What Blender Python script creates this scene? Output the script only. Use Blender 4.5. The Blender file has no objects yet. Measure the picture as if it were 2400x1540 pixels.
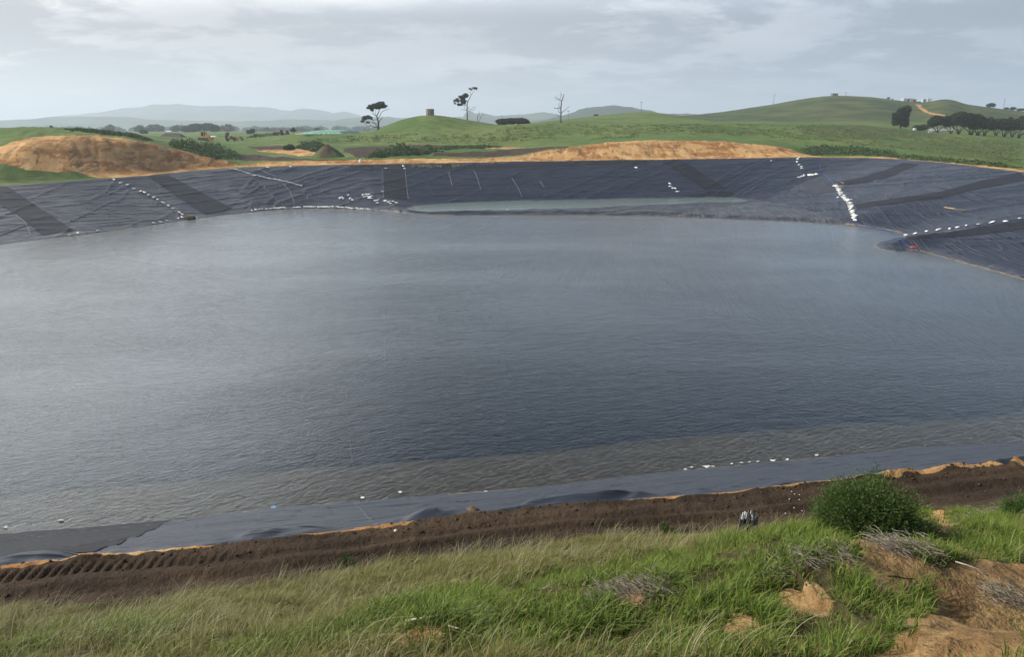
import bpy, bmesh, math, random
import numpy as np
from mathutils import Vector, Matrix

rng = np.random.default_rng(7)
random.seed(7)
SC = bpy.context.scene
COL = SC.collection

# ------------------------------------------------------------------ camera
F = 1884.0; CX = 1200.0; CY = 770.0; YH = 295.0
CAMZ = 20.0
PITCH = math.atan((CY - YH) / F)
cp, sp = math.cos(PITCH), math.sin(PITCH)
cam_d = bpy.data.cameras.new('camera')
cam = bpy.data.objects.new('camera', cam_d); COL.objects.link(cam)
cam.location = (0, 0, CAMZ)
cam.rotation_euler = (math.pi/2 - PITCH, 0, 0)
cam_d.sensor_width = 36.0
cam_d.lens = 36.0 * F / 2400.0
cam_d.clip_start = 0.1; cam_d.clip_end = 40000
SC.camera = cam

def rdir(X, Y):
    """direction per unit of y of the sight line through a point of the photograph (2400 px wide)"""
    dx = X - CX; up = CY - Y
    dy = F*cp + up*sp; dz = -F*sp + up*cp
    return dx/dy, dz/dy
def at_z(X, Y, z):
    u, s = rdir(X, Y); y = (z - CAMZ)/s
    return np.array([u*y, y, z])
def at_y(X, Y, y):
    u, s = rdir(X, Y)
    return np.array([u*y, y, CAMZ + s*y])

# ------------------------------------------------------------------ value noise in numpy
_perm = rng.random((256, 256))
def vnoise(x, y):
    xi = np.floor(x).astype(np.int64); yi = np.floor(y).astype(np.int64)
    fx = x - xi; fy = y - yi
    fx = fx*fx*(3-2*fx); fy = fy*fy*(3-2*fy)
    a = _perm[xi & 255, yi & 255]; b = _perm[(xi+1) & 255, yi & 255]
    c = _perm[xi & 255, (yi+1) & 255]; d = _perm[(xi+1) & 255, (yi+1) & 255]
    return (a*(1-fx)+b*fx)*(1-fy) + (c*(1-fx)+d*fx)*fy
def fbm(x, y, o=4, g=0.5):
    s = 0; a = 1; t = 0
    for k in range(o):
        s = s + a*vnoise(x*2**k + 17.3*k, y*2**k + 9.1*k); t += a; a *= g
    return s/t
def sstep(a, b, x):
    t = np.clip((x-a)/(b-a), 0, 1); return t*t*(3-2*t)

# ------------------------------------------------------------------ plan of the reservoir
def resample(pts, step):
    pts = np.asarray(pts, float); out = [pts[0]]
    for a, b in zip(pts[:-1], pts[1:]):
        n = max(1, int(np.hypot(*(b-a)[:2])/step))
        for k in range(1, n+1): out.append(a+(b-a)*k/n)
    return np.array(out)
def smooth_open(p, it):
    p = p.copy()
    for _ in range(it):
        p[1:-1] = p[1:-1]*0.5 + 0.25*(p[:-2]+p[2:])
    return p

# rim: photograph points with the height of the rim there
rimF = np.array([at_z(X, Y, z) for X, Y, z in [
    (0, 434, 7.7), (170, 425, 7.9), (330, 412, 8.1), (450, 400, 8.5), (560, 391, 8.8), (700, 388, 9.1), (870, 384.5, 9.3),
    (1200, 378, 9.5), (1500, 374, 9.7), (1700, 371, 9.8), (1850, 368.5, 10.0), (1930, 368, 10.1), (2090, 370, 10.25),
    (2250, 384, 10.4), (2400, 403, 10.5)]])
rimN = np.array([at_z(X, Y, 10.0) for X, Y in [
    (2400, 1079), (2240, 1095), (2050, 1118), (1900, 1136), (1700, 1160), (1500, 1175), (1300, 1183), (1100, 1206), (980, 1222),
    (800, 1248), (650, 1265), (500, 1282), (350, 1296), (200, 1308), (0, 1332)]])
dl = rimF[0]-rimF[3]; dl /= np.hypot(*dl[:2])
dnl = rimN[-1]-rimN[0]; dnl /= np.hypot(*dnl[:2])
drr = rimF[-1]-rimF[-3]; drr /= np.hypot(*drr[:2])
def isect(p, d, q, e):
    A = np.array([[d[0], -e[0]], [d[1], -e[1]]]); s = np.linalg.solve(A, (q-p)[:2]); return p + d*s[0]
cL = isect(rimF[0], dl, rimN[-1], dnl); cL[2] = 9.0
cR = isect(rimF[-1], drr, rimN[0], -dnl); cR[2] = 10.3
RIM = np.vstack([rimF, [cR], rimN, [cL], rimF[:1]])
RIM = resample(RIM, 14.0)
# soften corners
R2 = RIM[:-1].copy()
for _ in range(1): R2 = 0.5*R2 + 0.25*(np.roll(R2, 1, 0)+np.roll(R2, -1, 0))
RIM = np.vstack([R2, R2[:1]])

watF = np.array([at_z(X, Y, 0) for X, Y in [
    (0, 573), (100, 560), (200, 549), (320, 532), (440, 515), (520, 504), (590, 497), (650, 491), (720, 489), (800, 490), (890, 492), (940, 497),
    (1000, 503), (1200, 503.5), (1400, 503.5), (1500, 504), (1600, 508), (1700, 512), (1850, 517), (1930, 522), (2000, 527), (2060, 535), (2100, 542),
    (2119, 549), (2122, 555), (2112, 562), (2085, 563), (2062, 567), (2050, 575), (2062, 583), (2085, 588), (2100, 590), (2125, 586), (2160, 588), (2200, 600),
    (2280, 622), (2340, 638), (2400, 655)]])
watN = np.array([at_z(X, Y, 0) for X, Y in [
    (2400, 1043), (2250, 1050), (2100, 1056), (1950, 1072), (1830, 1082), (1600, 1104), (1280, 1141), (1000, 1164), (640, 1193), (420, 1221), (250, 1236), (100, 1246), (0, 1254)]])
w1 = watF[0]-watF[2]; w1 /= np.hypot(*w1[:2]); n1 = watN[-1]-watN[-4]; n1 /= np.hypot(*n1[:2])
w2 = watF[-1]-watF[-3]; w2 /= np.hypot(*w2[:2]); n2 = watN[0]-watN[3]; n2 /= np.hypot(*n2[:2])
kL = cL*0.86 + np.array([0, 50, 0])*0.14; kR = cR*0.8 + np.array([0, 60, 0])*0.2
kL = np.array([cL[0]+26, cL[1]+26, 0]); kR = np.array([cR[0]-22, cR[1]+18, 0])
midR = np.array([watF[-1][0]+9, watF[-1][1]-25, 0])
WAT = np.vstack([watF, [midR], [kR], watN, [kL], watF[:1]])
WAT = resample(WAT, 60.0)

def pl_dist(px, py, P, val=None):
    """distance to the polyline, arc length of the nearest point, and an interpolated third column"""
    best = np.full(px.shape, 1e18); arc = np.zeros(px.shape); v = np.zeros(px.shape); s0 = 0.0
    for a, b in zip(P[:-1], P[1:]):
        dx, dy = b[0]-a[0], b[1]-a[1]; L2 = dx*dx+dy*dy
        if L2 < 1e-12: continue
        t = np.clip(((px-a[0])*dx + (py-a[1])*dy)/L2, 0, 1)
        qx = px-(a[0]+t*dx); qy = py-(a[1]+t*dy); d = qx*qx+qy*qy
        m = d < best; L = math.sqrt(L2)
        best = np.where(m, d, best); arc = np.where(m, s0+t*L, arc)
        if len(a) > 2: v = np.where(m, a[2]+t*(b[2]-a[2]), v)
        s0 += L
    return np.sqrt(best), arc, v
def inside(px, py, P):
    c = np.zeros(px.shape, bool)
    for a, b in zip(P[:-1], P[1:]):
        if a[1] == b[1]: continue
        m = (a[1] > py) != (b[1] > py)
        x = a[0] + (py-a[1])*(b[0]-a[0])/(b[1]-a[1])
        c ^= m & (px < x)
    return c

# the upper pond and its bund
ZU = 0.45
UP = np.array([at_z(X, Y, ZU) for X, Y in [
    (951, 488), (975, 481), (1010, 477.5), (1100, 474), (1200, 470.5), (1350, 467.5), (1500, 465.5), (1650, 463), (1700, 462.5), (1735, 464), (1752, 470), (1735, 474),
    (1650, 476), (1550, 480), (1450, 484), (1400, 486.5), (1300, 490.5), (1200, 493.5), (1100, 495), (1000, 496), (965, 493), (951, 488)]])
# toe of the bank behind the bench
TOE = np.array([at_z(X, Y, 0.5) for X, Y in [(930, 494), (951, 487), (975, 480), (1010, 476.5), (1200, 469.5), (1500, 464.5), (1650, 462), (1710, 461.5), (1760, 466), (1830, 478), (1900, 495), (1960, 512), (2000, 525)]])
BENCH = np.vstack([TOE, watF[20:10:-1], TOE[:1]])

def liner_h(x, y):
    x = np.asarray(x, float); y = np.asarray(y, float)
    dr, arc, zr = pl_dist(x, y, RIM)
    dw, warc, _ = pl_dist(x, y, WAT)
    inw = inside(x, y, WAT); inb = inside(x, y, BENCH)
    dt, _, _ = pl_dist(x, y, TOE)
    # open slope
    d2 = np.minimum(dw, dt + 0.0)
    z0 = np.where(dt < dw, 0.5, 0.0)
    bl = np.clip((dw-dt)/4.0+0.5, 0, 1); z0 = 0.5*bl
    t = d2/np.maximum(d2+dr, 1e-6)
    z = z0 + (zr - z0)*t
    # bench with the bund
    zb = 0.62*sstep(0, 2.2, dw)
    du, _, _ = pl_dist(x, y, UP); inu = inside(x, y, UP)
    zb = zb + np.where(inu, -0.5*sstep(0, 3, du)-0.17, 0) - np.where(~inu, 0.17*(1-sstep(0, 0.9, du)), 0)
    z = np.where(inb, np.minimum(zb, z+0.4), z)
    # under water: a silted ledge, then deep
    zw = -0.12*sstep(0, 0.6, dw) - 0.10*np.clip(dw/6.0, 0, 1) - 3.2*sstep(5.2, 9.0, dw)
    z = np.where(inw, zw, z)
    return z, dr, arc, dw, inw, inb

# ------------------------------------------------------------------ land beyond the reservoir: sight-line profiles with real distances
def PL(*t):
    a = np.array(t, float); return a
LAY = []
LAY.append(PL((-200, 378, 186), (0, 352, 192), (60, 330, 197), (170, 315.5, 207), (300, 324, 217), (400, 345, 226), (480, 366, 232), (560, 382, 237), (620, 378, 239), (760, 374, 243), (900, 374, 247), (1050, 372, 252),
              (1150, 370, 257), (1210, 366, 261), (1300, 347, 267), (1420, 332, 274), (1520, 326.5, 279), (1650, 328, 285), (1750, 334, 288), (1850, 347, 289), (1890, 361, 284), (1950, 362, 283), (2050, 363, 276), (2110, 366, 268), (2250, 380, 226), (2400, 398, 186), (2600, 425, 150)))
LAY.append(PL((-200, 310, 215), (0, 299, 222), (120, 298, 228), (200, 301, 232), (260, 306, 235), (320, 317, 240), (400, 334, 246), (480, 352, 250), (530, 362, 252), (580, 368, 254), (700, 366, 257), (830, 362, 261), (900, 357, 265), (960, 350, 271), (1050, 352, 275), (1200, 359, 280),
              (1300, 347.5, 286), (1420, 333, 293), (1520, 327, 298), (1650, 327.5, 304), (1750, 331, 307), (1850, 338, 308), (1950, 343, 304), (2050, 352, 298), (2110, 358, 292), (2250, 370, 250), (2400, 390, 208), (2600, 410, 170)))
LAY.append(PL((-200, 330, 290), (200, 330, 290), (340, 330, 292), (430, 331, 300), (500, 338, 304), (560, 342, 306), (700, 341, 308), (850, 338.5, 312), (1000, 336, 314), (1100, 340, 316), (1200, 343, 318), (1300, 335, 322), (1450, 322, 326), (1600, 315, 330), (1800, 318, 335), (1950, 325, 335), (2100, 338, 330), (2250, 352, 310), (2400, 368, 280), (2600, 390, 230)))
LAY.append(PL((-200, 312, 345), (200, 314, 345), (330, 317, 345), (430, 323, 350), (520, 332, 352), (600, 326, 352), (650, 319, 352), (700, 315, 354), (850, 313, 354), (905, 311, 350), (1000, 311, 345), (1100, 308, 350), (1160, 298, 358), (1240, 289.5, 370), (1300, 287.5, 380), (1400, 289, 385), (1500, 290, 390), (1650, 287.5, 395), (1800, 290, 400), (1950, 291.5, 405), (2100, 301, 410), (2200, 312, 415), (2300, 319, 415), (2400, 327, 415), (2600, 350, 400)))
LAY.append(PL((-200, 320, 420), (200, 320, 420), (430, 322, 420), (600, 322, 410), (700, 314.5, 388), (850, 313, 388), (870, 309.5, 384), (885, 304, 380), (905, 294, 376), (940, 280.5, 376), (980, 271.8, 376), (1010, 269, 376), (1050, 272.5, 378), (1100, 281.5, 382), (1160, 291.5, 400), (1200, 292.5, 460), (1250, 289, 520), (1330, 280, 600), (1400, 272, 620), (1450, 267.5, 630), (1500, 263, 640), (1530, 263.5, 640), (1570, 268, 640), (1620, 275, 640), (1680, 283, 620), (1750, 284, 600), (1900, 287, 560), (2050, 290, 520), (2150, 300, 500), (2250, 303, 500), (2400, 307, 500), (2600, 320, 480)))
LAY.append(PL((-200, 308, 1100), (600, 308, 1100), (900, 308, 1100), (1200, 306, 1050), (1400, 300, 950), (1500, 288, 900), (1560, 277, 880), (1620, 270, 860), (1700, 261.5, 850), (1800, 246.5, 850), (1880, 232.5, 850), (1930, 226, 850), (1980, 224.5, 850), (2040, 228, 850), (2100, 235, 850), (2130, 239, 845), (2172, 241, 840), (2190, 236.5, 835), (2207, 233, 835), (2228, 233.5, 835), (2245, 238, 835), (2262, 244.5, 840), (2330, 253.5, 850), (2400, 262, 860), (2600, 285, 870)))
LAY.append(PL((-200, 312, 1500), (900, 312, 1500), (1500, 311, 1500), (2000, 302, 1300), (2600, 302, 1300)))

UG = np.linspace(-1.05, 1.05, 1400)
YGl = np.linspace(math.log(60), math.log(1500), 900); YG = np.exp(YGl)
def layer_eval(L, u):
    uu = []; yy = []; zz = []
    for X, Y, d in L:
        p = at_y(X, Y, d); uu.append(p[0]/p[1]); yy.append(p[1]); zz.append(p[2])
    # smooth interpolation
    y = np.interp(u, uu, yy); z = np.interp(u, uu, zz)
    k = np.hanning(15); k /= k.sum()
    ys = np.convolve(np.pad(y, 7, 'edge'), k, 'valid'); zs = np.convolve(np.pad(z, 7, 'edge'), k, 'valid')
    return ys, zs
lay = [layer_eval(L, UG) for L in LAY]
# far rim as a function of u
rf = rimF[np.argsort(rimF[:, 0]/rimF[:, 1])]
rim_y = np.interp(UG, rf[:, 0]/rf[:, 1], rf[:, 1]); rim_z = np.interp(UG, rf[:, 0]/rf[:, 1], rf[:, 2])
def pchip(xk, yk, x):
    h = np.diff(xk); d = np.diff(yk)/h; m = np.zeros(len(xk))
    for i in range(1, len(xk)-1):
        if d[i-1]*d[i] > 0:
            w1 = 2*h[i]+h[i-1]; w2 = h[i]+2*h[i-1]; m[i] = (w1+w2)/(w1/d[i-1]+w2/d[i])
    m[0] = d[0]; m[-1] = 0
    i = np.clip(np.searchsorted(xk, x)-1, 0, len(xk)-2); t = (x-xk[i])/h[i]; t = np.clip(t, 0, 1)
    return ((2*t**3-3*t**2+1)*yk[i] + (t**3-2*t**2+t)*h[i]*m[i] + (-2*t**3+3*t**2)*yk[i+1] + (t**3-t**2)*h[i]*m[i+1])
ZG = np.zeros((len(UG), len(YG)))
for j in range(len(UG)):
    xk = [rim_y[j]-30, rim_y[j], rim_y[j]+3.5]; yk = [rim_z[j], rim_z[j], rim_z[j]+0.05]
    for ys, zs in lay:
        y_ = ys[j]; z_ = zs[j]
        if y_ < xk[-1]+2: y_ = xk[-1]+2
        xk.append(y_); yk.append(z_)
    xk += [4000, 12000]; yk += [3.0, -4.0]
    ZG[j] = pchip(np.array(xk), np.array(yk), YG)
k = np.hanning(5); k /= k.sum()
ZG = np.apply_along_axis(lambda a: np.convolve(np.pad(a, 2, 'edge'), k, 'valid'), 0, ZG)

def far_h(x, y):
    th = np.clip(np.arctan2(x, y), -0.80, 0.80); r = np.hypot(x, y)
    u = np.tan(th); yy = np.maximum(r*np.cos(th), 1.0)
    fu = np.clip((u-UG[0])/(UG[1]-UG[0]), 0, len(UG)-1.001); fy = np.clip((np.log(yy)-YGl[0])/(YGl[1]-YGl[0]), 0, len(YG)-1.001)
    i = fu.astype(int); j = fy.astype(int); a = fu-i; b = fy-j
    z = (ZG[i, j]*(1-a)+ZG[i+1, j]*a)*(1-b) + (ZG[i, j+1]*(1-a)+ZG[i+1, j+1]*a)*b
    z = np.where(yy > 1500, np.interp(yy, [1500, 4000, 12000], [7.0, 2.0, -4.0]), z)
    amp = np.clip((yy-200)/200, 0.05, 1)
    bank = sstep(150, 185, yy)*(1-sstep(290, 330, yy))
    z = z + bank*(0.7*(fbm(x/7+3, y/7, 4)-0.5) - 0.28*(1-np.abs(2*fbm(x/5+y/14, y/14+9, 3)-1))**6)*np.clip((z-8.5)/2.5, 0, 1)
    z = z + amp*0.5*(fbm(x/9, y/9, 4)-0.5) + (yy > 100)*0.25*(fbm(x/2.2+50, y/2.2, 3)-0.5)
    return z

# ------------------------------------------------------------------ the near bank
N0 = rimN[-1][:2]; N1 = rimN[0][:2]
nd = (N1-N0)/np.hypot(*(N1-N0)); nn = np.array([nd[1], -nd[0]])       # nn points towards the camera side
RIMN_ext = np.vstack([rimN[0]-dnl*120, rimN, rimN[-1]+dnl*120])
def near_s(x, y):
    d, arc, _ = pl_dist(x, y, RIMN_ext)
    # signed: positive on the camera side
    a = np.interp(x, RIMN_ext[::-1, 0], RIMN_ext[::-1, 1])
    return np.where(y < a, d, -d), arc
SL = np.array([(-5, 10.02), (0, 10.05), (0.5, 10.06), (1.3, 10.0), (2.1, 10.05), (2.6, 10.3), (4.5, 11.15), (8, 12.85), (11.5, 14.5), (16, 16.6), (20, 17.9), (26, 18.4), (60, 18.8), (400, 16)])
BUMPS = [  # x, y, radius, height on the slope at the right
    (3.7, 9.9, 1.4, 0.50), (4.1, 8.6, 1.2, 0.40), (5.6, 9.4, 1.5, 0.35), (4.9, 12.3, 1.8, 0.55), (6.8, 12.2, 1.6, 0.4), (1.2, 8.8, 1.6, 0.25), (-0.9, 7.9, 1.0, 0.22), (2.6, 8.0, 1.3, 0.25), (6.2, 7.7, 1.3, -0.5), (5.0, 7.4, 0.9, -0.3)]
_cx = np.array([(0, .20), (200, .20), (350, .11), (480, .14), (560, .0), (700, .02), (780, .12), (860, .24), (955, .27), (985, .0), (1100, 0), (1300, 0), (1445, 0), (1475, .12), (1505, 0), (1560, .12), (1610, 0), (1700, .04), (1850, .13), (2000, .20), (2060, .32), (2120, .20), (2200, .28), (2400, .34)])
_cw = np.array([(at_z(X, 1332-0.105*X, 10.0)[0], w) for X, w in _cx])
def clay_w(x):
    """width of the orange clay showing between liner and road"""
    return np.interp(x, _cw[:, 0], _cw[:, 1])
def near_h(x, y):
    s, arc = near_s(x, y)
    w = 0.5*(fbm(arc*0.5+3, x*0, 2)-0.5)
    z = np.interp(s + w*sstep(1.6, 2.6, s), SL[:, 0], SL[:, 1])
    for bx, by, r, h in BUMPS:
        z = z + h*np.exp(-((x-bx)**2+(y-by)**2)/(r*r)*1.6)
    road = sstep(-0.2, 0.1, s)*(1-sstep(1.8, 2.4, s))
    # wheel ruts along the road, pushed-up edge by the liner, clods
    z = z - road*0.05*np.exp(-((s-0.75-0.1*np.sin(arc*0.2))/0.13)**2) - road*0.06*np.exp(-((s-1.45-0.12*np.sin(arc*0.17+1))/0.16)**2) + road*0.05*np.exp(-((s-1.1)/0.14)**2)
    edge = np.exp(-((s-0.12)/0.14)**2)
    z = z + edge*(0.05+0.42*clay_w(x))*np.clip(fbm(arc*1.1, s*1.5, 3)*2.4-0.75, 0, 1.2)
    z = z + (road+0.3*edge)*0.035*(fbm(x*5, y*5, 4)-0.5) + road*0.05*(fbm(x*1.6, y*1.6, 2)-0.5)
    # bulldozer tread marks near the left end of the road
    along = (x-N0[0])*nd[0]+(y-N0[1])*nd[1]
    tr = (along > -6)*np.exp(-((s-0.50-0.012*along)/0.21)**6)*sstep(6.2, 4.6, along)*np.clip(fbm(along*0.9, s*2, 2)*3-0.4, 0.3, 1)
    ph = (along*4.3 + s*1.9) % 1.0
    z = z + tr*(0.048*(0.5+vnoise(along*1.7, s*3))*sstep(0.26, 0.14, np.abs(ph-0.5)) - 0.045)
    g = sstep(2.2, 3.2, s)
    z = z + g*(0.45*(fbm(x*0.55, y*0.55, 3)-0.5) + 0.20*(fbm(x*2.1+9, y*2.1, 3)-0.5))
    return z

def ground_h(x, y):
    x = np.asarray(x, float); y = np.asarray(y, float)
    s, _ = near_s(x, y)
    zf = far_h(x, y); zn = near_h(x, y)
    w = sstep(-14, 0.0, s)
    w = np.where(s > -0.4, 1.0, w)
    z = zf*(1-w)+zn*w
    return z
def surf_h(x, y):
    """visible ground: the liner inside the rim, the land outside"""
    x = np.asarray(x, float); y = np.asarray(y, float)
    z = ground_h(x, y); inr = inside(x, y, RIM)
    if inr.any():
        zz = z.copy(); zl = liner_h(x[inr], y[inr])[0]; zz[inr] = zl; z = zz
    return z
def water_or_surf(x, y):
    z = surf_h(x, y); inr = inside(x, y, RIM)
    return np.where(inr, np.maximum(z, 0.0), z)
_ys = np.exp(np.linspace(math.log(5.0), math.log(1400), 1100))
def hit(X, Y, ymin=5.0, fn=water_or_surf):
    """where the sight line through a point of the photograph meets the land"""
    u, s = rdir(X, Y); ys = _ys[_ys >= ymin]
    for _ in range(2):
        b = CAMZ + s*ys < fn(u*ys, ys)
        i = int(np.argmax(b)) if b.any() else len(ys)-1
        if i == 0: break
        ys = np.linspace(ys[i-1], ys[i], 30)
    y = ys[i]
    if i > 0:
        q = ys[i-1:i+1]; d = CAMZ + s*q - fn(u*q, q); t = d[0]/(d[0]-d[1]) if d[0] != d[1] else 0
        y = q[0] + (q[1]-q[0])*np.clip(t, 0, 1)
    return np.array([u*y, y, fn(np.array([u*y]), np.array([y]))[0]])
# ------------------------------------------------------------------ node helpers
class NT:
    def __init__(self, tree): self.t = tree; tree.nodes.clear()
    def n(self, typ, ins=None, **props):
        nd_ = self.t.nodes.new(typ)
        for k_, v_ in props.items(): setattr(nd_, k_, v_)
        for k_, v_ in (ins or {}).items(): self.set(nd_, k_, v_)
        return nd_
    def set(self, nd_, k_, v_):
        sock = nd_.inputs[k_]
        if isinstance(v_, bpy.types.Node): v_ = v_.outputs[0]
        if isinstance(v_, bpy.types.NodeSocket): self.t.links.new(v_, sock)
        else:
            if sock.type == 'RGBA' and len(v_) == 3: v_ = (*v_, 1)
            sock.default_value = v_
    def math(self, op, a, b=0.0, c=None, clamp=False):
        ins = {0: a, 1: b}
        if c is not None: ins[2] = c
        return self.n('ShaderNodeMath', ins, operation=op, use_clamp=clamp).outputs[0]
    def mix(self, f, a, b, mode='MIX'):
        m = self.n('ShaderNodeMix', None, data_type='RGBA', blend_type=mode, clamp_factor=True)
        self.set(m, 0, f)
        for i_, v_ in ((6, a), (7, b)): self.set(m, i_, v_)
        return m.outputs[2]
    def mixf(self, f, a, b):
        m = self.n('ShaderNodeMix', None, data_type='FLOAT'); self.set(m, 0, f); self.set(m, 2, a); self.set(m, 3, b); return m.outputs[0]
    def noise(self, vec, scale, detail=4, rough=0.55, dist=0.0):
        nd_ = self.n('ShaderNodeTexNoise', {'Scale': scale, 'Detail': detail, 'Roughness': rough, 'Distortion': dist})
        if vec is not None: self.set(nd_, 'Vector', vec)
        return nd_.outputs[0]
    def ramp(self, f, *stops):
        r = self.n('ShaderNodeValToRGB', {0: f}); e = r.color_ramp.elements
        while len(e) > 1: e.remove(e[-1])
        e[0].position = stops[0][0]; e[0].color = (*stops[0][1], 1)
        for p, c in stops[1:]:
            q = e.new(p); q.color = (*c, 1)
        return r.outputs[0]
    def mr(self, f, a, b, c=0.0, d=1.0, smooth=True):
        return self.n('ShaderNodeMapRange', {0: f, 1: a, 2: b, 3: c, 4: d}, interpolation_type='SMOOTHSTEP' if smooth else 'LINEAR').outputs[0]
    def scalev(self, vec, s):
        return self.n('ShaderNodeVectorMath', {0: vec, 1: s}, operation='MULTIPLY').outputs[0]
    def bump(self, h, dist, strength=1.0, normal=None):
        b_ = self.n('ShaderNodeBump', {'Height': h, 'Distance': dist, 'Strength': strength})
        if normal is not None: self.set(b_, 'Normal', normal)
        return b_.outputs[0]
    def out(self, surf, vol=None):
        o_ = self.n('ShaderNodeOutputMaterial'); 
        if surf is not None: self.set(o_, 'Surface', surf)
        if vol is not None: self.set(o_, 'Volume', vol)
def new_mat(name):
    m = bpy.data.materials.new(name); m.use_nodes = True
    return m, NT(m.node_tree)
def pbr(t, col, rough=0.8, normal=None, spec=0.3, **k_):
    ins = {'Base Color': col, 'Roughness': rough, 'Specular IOR Level': spec}
    if normal is not None: ins['Normal'] = normal
    ins.update(k_)
    p = t.n('ShaderNodeBsdfPrincipled', ins); return p
MATS = {}
def simple(name, col, rough=0.75, spec=0.3, var=0.25, scale=3.0, bump=0.0, metallic=0.0):
    """a plain weathered material: colour with noise-driven wear"""
    if name in MATS: return MATS[name]
    m, t = new_mat(name)
    tc = t.n('ShaderNodeTexCoord').outputs['Object']
    nz = t.noise(tc, scale, 5, 0.6)
    c = t.mix(t.mr(nz, 0.3, 0.7), tuple(v*(1-var) for v in col), tuple(min(1, v*(1+var)) for v in col))
    nrm = t.bump(t.noise(tc, scale*4, 4), bump) if bump else None
    t.out(pbr(t, c, rough, nrm, spec, Metallic=metallic)); MATS[name] = m; return m

def mesh_np(name, co, faces, mat=None, smooth=True, parent=None):
    """faces: (n,3) or (n,4) index array"""
    me = bpy.data.meshes.new(name); co = np.asarray(co, np.float32); faces = np.asarray(faces, np.int32)
    k_ = faces.shape[1]
    me.vertices.add(len(co)); me.vertices.foreach_set('co', co.ravel())
    me.loops.add(faces.size); me.loops.foreach_set('vertex_index', faces.ravel())
    me.polygons.add(len(faces)); me.polygons.foreach_set('loop_start', np.arange(0, faces.size, k_, dtype=np.int32))
    me.polygons.foreach_set('loop_total', np.full(len(faces), k_, np.int32))
    me.polygons.foreach_set('use_smooth', np.full(len(faces), smooth, bool))
    me.update(calc_edges=True); me.validate()
    o = bpy.data.objects.new(name, me); COL.objects.link(o)
    if mat: me.materials.append(mat)
    if parent: o.parent = parent
    return o
def set_attr(o, name, data, typ='FLOAT_COLOR'):
    a = o.data.attributes.new(name, typ, 'POINT'); d = np.asarray(data, np.float32)
    a.data.foreach_set({'FLOAT_COLOR': 'color', 'FLOAT_VECTOR': 'vector', 'FLOAT': 'value'}[typ], d.ravel())
def grid_faces(nr, nc):
    i = np.arange(nr-1)[:, None]*nc + np.arange(nc-1)[None]; i = i.ravel()
    return np.stack([i, i+1, i+nc+1, i+nc], 1)
def tag(o, label=None, cat=None, group=None, kind=None):
    if label: o['label'] = label
    if cat: o['category'] = cat
    if group: o['group'] = group
    if kind: o['kind'] = kind
    return o
def empty(name, loc, rz=0.0):
    o = bpy.data.objects.new(name, None); COL.objects.link(o); o.location = loc; o.rotation_euler = (0, 0, rz); o.empty_display_size = 0.3
    return o
def poly_world(pts, ymin=5.0):
    return np.array([hit(X, Y, ymin)[:2] for X, Y in pts])
def poly_sd(x, y, P):
    Pc = np.vstack([P, P[:1]])
    d, _, _ = pl_dist(x, y, Pc); i = inside(x, y, Pc)
    return np.where(i, d, -d)

# ------------------------------------------------------------------ ground: one sheet round the camera out to the horizon
def rows(*seg):
    out = []; 
    for a, b, q in seg:
        n_ = max(2, int(math.log(b/a)/math.log(q))); out += list(np.exp(np.linspace(math.log(a), math.log(b), n_, endpoint=False)))
    return np.array(out + [seg[-1][1]])
th = np.radians(np.concatenate([np.linspace(-180, -60, 30, endpoint=False), np.linspace(-60, -37, 60, endpoint=False), np.linspace(-37, 37, 720, endpoint=False), np.linspace(37, 60, 60, endpoint=False), np.linspace(60, 180, 31)]))
rr = rows((0.4, 7.0, 1.04), (7.0, 27.0, 1.0032), (27.0, 150, 1.02), (150, 480, 1.0024), (480, 1500, 1.007), (1500, 8200, 1.04))
TH, RR = np.meshgrid(th, rr)
gx = (RR*np.sin(TH)).ravel(); gy = (RR*np.cos(TH)).ravel()
gz = ground_h(gx, gy)
inr = inside(gx, gy, RIM); 
idx = np.where(inr)[0]
drim = pl_dist(gx[idx], gy[idx], RIM)[0]
lz = np.full(len(idx), -6.0); nearr = drim < 14
lz_ = liner_h(gx[idx][nearr], gy[idx][nearr])[0]
lz[nearr] = lz_ - 0.02 - 0.5*sstep(0.05, 1.5, drim[nearr]); lz = np.minimum(lz, gz[idx])
far_side = near_s(gx[idx], gy[idx])[0] < -30
gz[idx] = np.where(far_side, lz, np.minimum(gz[idx]-0.0, lz+0.1*(drim < 0.25)*np.clip(fbm(gx[idx]*1.3, gy[idx]*1.3, 3)*3-1.3, 0, 1)*np.clip(1-drim/0.25, 0, 1)))
# behind the camera and outside the picture the land simply runs on
masks = np.zeros((len(gx), 4), np.float32)
def add_mask(ch, pts, soft, amp, nscale, ymin=5.0, gain=1.0, reg=None):
    P = poly_world(pts, ymin)
    lo = P.min(0)-6*soft-2*amp; hi = P.max(0)+6*soft+2*amp
    m = (gx > lo[0]) & (gx < hi[0]) & (gy > lo[1]) & (gy < hi[1])
    if not m.any(): return P
    sd = poly_sd(gx[m], gy[m], P) + amp*2*(fbm(gx[m]/nscale, gy[m]/nscale, 4)-0.5)
    v = gain*sstep(-soft, soft, sd)
    masks[m, ch] = np.maximum(masks[m, ch], v)
    return P
FARY = 150.0
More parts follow.
